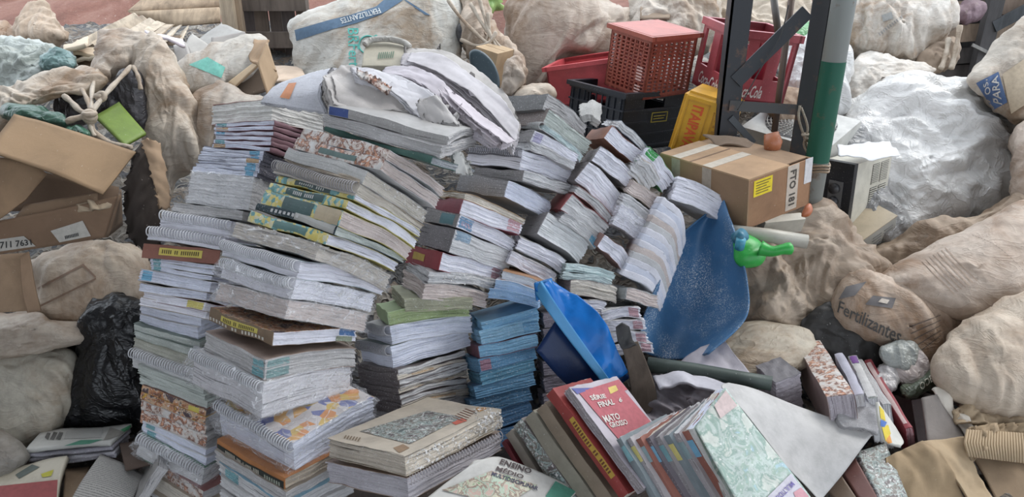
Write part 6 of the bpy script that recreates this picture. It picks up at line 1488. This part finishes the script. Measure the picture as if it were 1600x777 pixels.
for i, (g, c_) in enumerate([([[(1490, 640, 2.02), (1540, 622, 2.06), (1640, 640, 2.06)], [(1500, 660, 1.98), (1560, 668, 1.98), (1640, 680, 1.98)]], (.42, .32, .21)), ([[(1514, 668, 1.94), (1570, 660, 1.95), (1640, 668, 1.95)], [(1510, 694, 1.90), (1560, 690, 1.90), (1640, 706, 1.9)], [(1520, 716, 1.86), (1550, 706, 1.87), (1640, 730, 1.86)]], (.36, .265, .165))]):
    slab('torn_flap', g, .012, 'cardboard', c_, cr, 34, 10, .022, 13, (3, 3, .6))
mb = MB()
for k in range(22):
    x = 1512 + k * 4.2; mb.tube([at(x, 672 + .25 * k, 1.925), at(x - 4 + .3 * k, 692 + .4 * k, 1.885), at(x + 2, 714 + .5 * k, 1.85)], .0045, 5)
mb.build('corrugation', 'cardboard', cr, (.40, .30, .19), True)
slab('cardboard_strip', [[(1458, 606, 2.10), (1476, 602, 2.12), (1480, 612, 2.1)], [(1476, 632, 2.04), (1490, 628, 2.05), (1500, 636, 2.05)], [(1500, 664, 1.98), (1512, 660, 1.98), (1520, 660, 1.98)], [(1516, 690, 1.93), (1524, 688, 1.93), (1532, 688, 1.93)]], .01, 'cardboard', (.60, .55, .48), None, 12, 24, .016, 16, label='torn whitish cardboard strip above the crushed box', cat='cardboard')
slab('cardboard_sheet', [[(1440, 622, 2.06), (1470, 618, 2.08), (1490, 640, 2.06)], [(1446, 660, 1.99), (1480, 668, 1.98), (1510, 690, 1.95)], [(1450, 690, 1.93), (1480, 690, 1.93), (1512, 696, 1.93)]], .008, 'cardboard', (.25, .22, .20), None, 12, 12, .006, 6, label='grey-brown cardboard sheet behind the crushed box', cat='cardboard')
slab('cardboard_sheet', [[(1500, 630, 2.1), (1560, 618, 2.14), (1640, 630, 2.14)], [(1520, 645, 2.05), (1570, 640, 2.06), (1640, 655, 2.06)]], .008, 'cardboard', (.45, .36, .26), None, 16, 6, .014, 9, label='tan cardboard sheet under the bulging beige sack', cat='cardboard')

# ------------------------------------------------------------------ curled magazines on top of the stacks
PM = (.56, .54, .56)
def mag(g, th, col, lab, mat='paper_edges', amp=.006, nu=34, nv=18, name='magazine', layers=9, edge=.045, leaves=3, **k):
    o = slab(name, g, th, mat, col, None, nu, nv, amp, 9, label=lab, cat='magazine', group='curled magazines on the stacks', layers=layers, edge=edge, rag=.006, **k)
    rnd = random.Random(len(lab))
    for i in range(leaves):
        dx, dy, sh = rnd.uniform(-7, 7), rnd.uniform(-4, 7), rnd.uniform(.0, .10)
        gg = []
        for r_, row in enumerate(g):
            cx = sum(p[0] for p in row) / len(row); cy = sum(p[1] for p in row) / len(row)
            gg.append([(p[0] + dx + (cx - p[0]) * sh, p[1] + dy - 1.5 * i + (cy - p[1]) * sh * .5, p[2] - .010 - .007 * i + rnd.uniform(-.006, .006)) for p in row])
        kk = rnd.uniform(.8, 1.0); c_ = tuple(min(.8, x * kk) for x in col)
        slab('page', gg, .0025, 'cover', c_, o, nu, nv, max(amp, .006), 8, rag=.007)
    return o
m1 = mag([[(470, 120, 2.50), (492, 112, 2.48), (522, 106, 2.44)], [(438, 130, 2.44), (470, 126, 2.42), (506, 124, 2.38)], [(416, 146, 2.38), (456, 146, 2.36), (497, 146, 2.32)], [(408, 160, 2.36), (455, 168, 2.33), (508, 178, 2.30)]], .022, (.62, .63, .68), 'rolled white magazine with orange print on the stack', amp=.002, leaves=0)
print_quad(m1, [(451, 130), (463, 129), (452, 155), (437, 152)], 'ink', (.55, .24, .12), 5, 8, 'print')
mag([[(508, 118, 2.36), (536, 106, 2.44), (562, 106, 2.46), (590, 112, 2.46)], [(514, 140, 2.30), (550, 135, 2.36), (600, 130, 2.40), (640, 130, 2.42)], [(520, 164, 2.26), (570, 172, 2.28), (630, 178, 2.32), (680, 186, 2.34)]], .03, (.50, .47, .45), 'crushed grey-brown magazine over the blue and cream book', amp=.016)
mag([[(548, 106, 2.40), (580, 106, 2.42), (620, 118, 2.42), (660, 134, 2.40), (684, 152, 2.34)], [(560, 116, 2.34), (592, 128, 2.34), (625, 150, 2.32), (645, 172, 2.29), (660, 186, 2.26)]], .03, (.60, .59, .62), 'white magazine folded down over the crushed one', amp=.008)
c2 = mag([[(558, 108, 2.34), (590, 122, 2.33), (612, 138, 2.32)], [(560, 116, 2.32), (585, 132, 2.31), (606, 146, 2.30)]], .008, (.30, .30, .34), 'torn colour page edge on the folded white magazine', mat='print_orange', layers=1, edge=0, leaves=0)
mag([[(632, 84, 2.70), (680, 92, 2.66), (730, 120, 2.60), (780, 160, 2.50), (808, 200, 2.40)], [(626, 100, 2.62), (670, 112, 2.56), (715, 140, 2.50), (765, 185, 2.42), (802, 226, 2.34)]], .05, (.58, .55, .57), 'thick curled magazine draped down towards the ring-bound books', amp=.008)
mag([[(636, 74, 2.76), (690, 80, 2.74), (745, 112, 2.68), (790, 150, 2.56), (809, 188, 2.46)], [(634, 86, 2.70), (684, 94, 2.68), (735, 126, 2.62), (780, 164, 2.52), (806, 206, 2.42)]], .03, (.54, .51, .48), 'uppermost cream curled magazine beside the teal lid', amp=.006)
mag([[(600, 104, 2.56), (650, 106, 2.54), (690, 128, 2.48), (730, 165, 2.42), (790, 215, 2.34)], [(596, 116, 2.48), (640, 122, 2.46), (680, 150, 2.40), (715, 180, 2.34), (770, 214, 2.28)]], .04, (.52, .48, .52), 'mauve-edged curled magazine under the thick one', amp=.010)
mag([[(690, 140, 2.40), (722, 160, 2.37), (752, 185, 2.33), (800, 222, 2.29)], [(700, 158, 2.34), (722, 176, 2.31), (746, 198, 2.28), (786, 228, 2.25)]], .022, (.62, .56, .60), 'lowest pinkish white magazine fanning down', amp=.006)
mag([[(655, 160, 2.28), (690, 152, 2.30), (700, 170, 2.30)], [(668, 196, 2.24), (700, 196, 2.25), (726, 200, 2.26)]], .015, (.46, .44, .43), 'torn ragged grey page hanging from the magazines', amp=.02, layers=2)
mag([[(706, 232, 2.24), (722, 238, 2.24), (734, 264, 2.22)], [(712, 268, 2.20), (724, 270, 2.20), (736, 268, 2.20)]], .012, (.58, .58, .56), 'folded white page tucked beside the dark green book', layers=2, amp=.006)
tc_ = slab('curved_cover', [[(574, 64, 2.78), (605, 62, 2.80), (634, 70, 2.78)], [(568, 82, 2.72), (602, 80, 2.73), (636, 86, 2.71)], [(565, 104, 2.66), (600, 104, 2.66), (634, 106, 2.65)]], .05, 'cover', (.50, .46, .36), None, 18, 14, label='cream rounded cover with green print behind the magazines', cat='magazine')  # curved magazine cover built as a thick rounded sheet
print_text(tc_, 'lllllill', [(590, 82), (616, 80), (616, 90), (590, 92)], (.12, .20, .14), shear=.2)
MB().tube([tuple(at(*p)) for p in crom([(570, 70, 2.74), (580, 63, 2.76), (605, 61, 2.77), (630, 66, 2.76), (640, 74, 2.74)], 18)], .012, 8).build('rim', 'crumpled_plastic', tc_, (.42, .40, .36), True)
mag([[(905, 165, 2.9), (925, 155, 2.92), (940, 162, 2.9)], [(906, 180, 2.82), (928, 174, 2.82), (945, 186, 2.82)]], .03, (.50, .49, .47), 'curled frayed booklet beside the black crate', amp=.012, nu=20, nv=12, leaves=0)
# ------------------------------------------------------------------ front pair and floor magazines
pl_kw = dict(group='flecked pair in front')
book((510, 685), (632, 712), (784, 640), 34, 1.60, .205, .275, (0, -.05, -1), paper=(.58, .52, .44), cover=(.52, .46, .38), label='upper flecked cream book with dark mosaic cover', rag=.004, wc=.15, group='flecked pair in front')
book((508, 722), (636, 748), (784, 674), 36, 1.595, .205, .275, (0, -.05, -1), paper=(.55, .53, .57), cover=(.40, .30, .24), label='lower lilac-edged wire-bound book under the flecked cream one', rag=.004, wc=.15, group='flecked pair in front')
roots = [o for o in bpy.data.objects if o.get('group') == 'flecked pair in front']
up = [o for o in roots if 'upper' in o['label']][0]; fc = [c_ for c_ in up.children if c_.name.startswith('front_cover')][0]
print_quad(fc, [(562, 674), (668, 642), (724, 652), (640, 694)], 'print_grey', (.2, .2, .2), 16, 12, 'cover_print')
print_quad(fc, [(704, 660), (722, 654), (730, 658), (712, 664)], 'ink', (.50, .12, .08), 4, 4, 'cover_print')
for k in range(6): print_quad(fc, [(706 + 4 * k, 652 - 2.6 * k), (708 + 4 * k, 651.5 - 2.6 * k), (728 + 3 * k, 659 - 3 * k), (726 + 3 * k, 659.5 - 3 * k)], 'ink', (.20, .10, .07), 6, 1, 'cover_print')
print_quad(fc, [(742, 636), (760, 632), (764, 638), (748, 644)], 'ink', (.52, .26, .08), 4, 4, 'cover_print')
print_quad(fc, [(614, 700), (630, 694), (640, 700), (624, 708)], 'ink', (.28, .19, .12), 4, 4, 'cover_print')
print_text(fc, 'IIIIII', [(540, 680), (564, 684), (560, 690), (537, 685)], (.20, .15, .10), bold=.01)
pgu = [c_ for c_ in up.children if c_.name.startswith('page_block')][0]
for o_ in (pgu,):
    WMESH[o_.name] = (np.array([tuple(v.co) for v in o_.data.vertices]) + np.array(WLOC[o_.name]), [tuple(p.vertices) for p in o_.data.polygons])
crumbs(up, [pgu], [(634, 716), (784, 645), (784, 672), (640, 745)], 420, 3, .0042)
crumbs(up, [pgu, fc], [(740, 640), (786, 632), (786, 668), (748, 676)], 160, 4, .006)
low = [o for o in roots if 'lower' in o['label']][0]
mb = MB()
for k in range(34):
    f_ = k / 33; x, y = 640 + 142 * f_, 744 - 70 * f_; p0 = at(x, y, 1.592 + .235 * f_)
    mb.tube([p0, p0 + Vector((.006, -.010, -.004)), p0 + Vector((.006, -.010, -.022)), p0 + Vector((0, 0, -.028))], .0014, 4)
mb.build('wire_binding', 'plastic', low, (.48, .45, .46))
em = slab('magazine', [[(744, 722, 1.66), (780, 714, 1.70), (845, 738, 1.70), (905, 766, 1.68)], [(700, 752, 1.60), (760, 742, 1.62), (820, 762, 1.62), (880, 790, 1.60)], [(640, 800, 1.50), (720, 795, 1.52), (800, 815, 1.52), (860, 830, 1.52)]], .010, 'cover', (.56, .55, .52), None, 26, 16, .002, 5, label='ensino medio magazine lying beside the flecked pair', cat='magazine')
print_quad(em, [(690, 766), (768, 736), (840, 758), (790, 790)], 'print_jungle', (.3, .4, .2), 14, 10, 'cover_print')
print_quad(em, [(868, 752), (900, 768), (880, 790), (852, 776)], 'ink', (.08, .26, .19), 8, 6, 'cover_print')
print_text(em, 'ENSINO', [(784, 717), (832, 733), (829, 741), (780, 725)], (.08, .06, .06), bold=.03); print_text(em, 'MÉDIO', [(778, 727), (820, 741), (817, 749), (774, 735)], (.08, .06, .06), bold=.03)
print_text(em, 'MULTIDISCIPLINAR', [(770, 737), (842, 761), (840, 767), (767, 743)], (.06, .06, .10), bold=.03)
# floor magazines, left
for i in range(4):
    dz = i * 7
    slab('magazine', [[(68 + 3 * i, 671 + dz, 2.16), (130, 667 + dz, 2.17), (206 - 2 * i, 664 + dz, 2.16)], [(40 + 2 * i, 702 + dz, 2.02), (110, 698 + dz, 2.03), (172 + 3 * i, 692 + dz, 2.03)]], .012, 'cover' if i == 0 else 'paper_edges', [(.40, .40, .38), (.33, .32, .36), (.36, .35, .38), (.30, .29, .32)][i], None, 20, 8, .006, 6,
         label=['white magazine with green swoosh topmost below the black bag', 'second magazine under the green swoosh magazine', 'third magazine under the green swoosh magazine', 'bottom magazine of the pile below the black bag'][i], cat='magazine', group='magazines on the floor')
mg = [o for o in bpy.data.objects if o.get('label', '').startswith('white magazine with green')][0]
print_quad(mg, [(100, 697), (126, 688), (160, 687), (140, 694)], 'ink', (.05, .18, .12), 8, 4, 'print'); print_quad(mg, [(188, 672), (204, 664), (205, 672), (196, 676)], 'ink', (.04, .22, .10), 4, 4, 'print'); print_quad(mg, [(162, 688), (172, 668), (196, 675), (186, 682)], 'ink', (.20, .19, .17), 6, 6, 'print')
for txt, q in (('IIII', [(70, 684), (74, 676), (79, 677), (75, 688)]), ('IIIII', [(78, 687), (84, 675), (90, 676), (84, 688)]), ('IIIIII', [(87, 687), (93, 675), (99, 676), (94, 688)])):
    print_text(mg, txt, [q[1], q[2], q[3], q[0]], (.03, .03, .03), bold=.03)
print_quad(mg, [(104, 674), (162, 671), (158, 684), (100, 686)], 'newsprint', (.38, .38, .36), 10, 6, 'print')
rd = slab('magazine', [[(-20, 742, 1.95), (60, 720, 1.99), (104, 712, 2.0)], [(-20, 770, 1.86), (50, 762, 1.88), (92, 756, 1.90)], [(-20, 830, 1.72), (50, 830, 1.73), (86, 830, 1.74)]], .02, 'cover', (.40, .37, .30), None, 16, 14, .004, 6, label='red and cream magazine lying beside printed pages', cat='magazine')
print_quad(rd, [(-4, 760), (90, 750), (88, 790), (-4, 790)], 'ink', (.22, .05, .05), 10, 8, 'print'); print_quad(rd, [(64, 741), (84, 734), (80, 744), (66, 746)], 'ink', (.36, .34, .04), 4, 4, 'print'); print_quad(rd, [(24, 742), (50, 726), (62, 730), (30, 748)], 'ink', (.10, .12, .11), 6, 4, 'print')
slab('newspaper', [[(157, 710, 2.02), (190, 722, 2.02), (226, 742, 2.0)], [(130, 748, 1.92), (170, 758, 1.91), (210, 775, 1.9)], [(100, 800, 1.78), (140, 815, 1.77), (190, 830, 1.76)]], .014, 'newsprint', (.34, .33, .31), None, 16, 14, .003, 6, label='printed text pages lying on the floor by the stack', cat='newspaper')
slab('cardboard_sheet', [[(102, 732, 2.02), (140, 728, 2.04)], [(98, 790, 1.85), (130, 785, 1.86)]], .01, 'cardboard', (.20, .14, .09), None, 8, 8, .004, 6, label='brown card piece between floor magazines', cat='cardboard')
slab('cardboard_sheet', [[(186, 692, 2.08), (216, 690, 2.1)], [(196, 735, 1.98), (240, 722, 2.0)]], .01, 'cardboard', (.10, .07, .055), None, 8, 8, .004, 6, label='dark brown card piece beside the book stack foot', cat='cardboard')
book((214, 744), (206, 790), (246, 728), 8, 1.85, .2, .22, (-.3, -.3, -.9), paper=GY, cover=(.28, .27, .26), label='thin grey book propped against the stack foot', wc=.6, wl=.3)
# dark books at the back of the blue folder
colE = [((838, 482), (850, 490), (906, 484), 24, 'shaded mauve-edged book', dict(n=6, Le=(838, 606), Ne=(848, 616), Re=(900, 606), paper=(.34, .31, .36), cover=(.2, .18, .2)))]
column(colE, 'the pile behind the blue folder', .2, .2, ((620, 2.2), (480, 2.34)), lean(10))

# crumbs on some page faces
for ob_, poly, n_c in (('thick ring-bound book in wrap', [(430, 600), (545, 570), (550, 610), (440, 650)], 150), ('ring-bound book in shiny wrap', [(520, 450), (590, 460), (580, 490), (530, 470)], 90), ('grey book with flecked cream pages', [(600, 270), (672, 320), (668, 345), (590, 290)], 120), ('dusty ragged-edged book', [(675, 425), (776, 432), (770, 448), (670, 440)], 120)):
    th_ = [o for o in bpy.data.objects if o.get('label', '').startswith(ob_)][0]
    pg_ = [c_ for c_ in th_.children if c_.name.startswith('page_block')][0]
    WMESH[pg_.name] = (np.array([tuple(v.co) for v in pg_.data.vertices]) + np.array(WLOC[pg_.name]), [tuple(p.vertices) for p in pg_.data.polygons])
    crumbs(th_, [pg_], poly, n_c, n_c, .004)
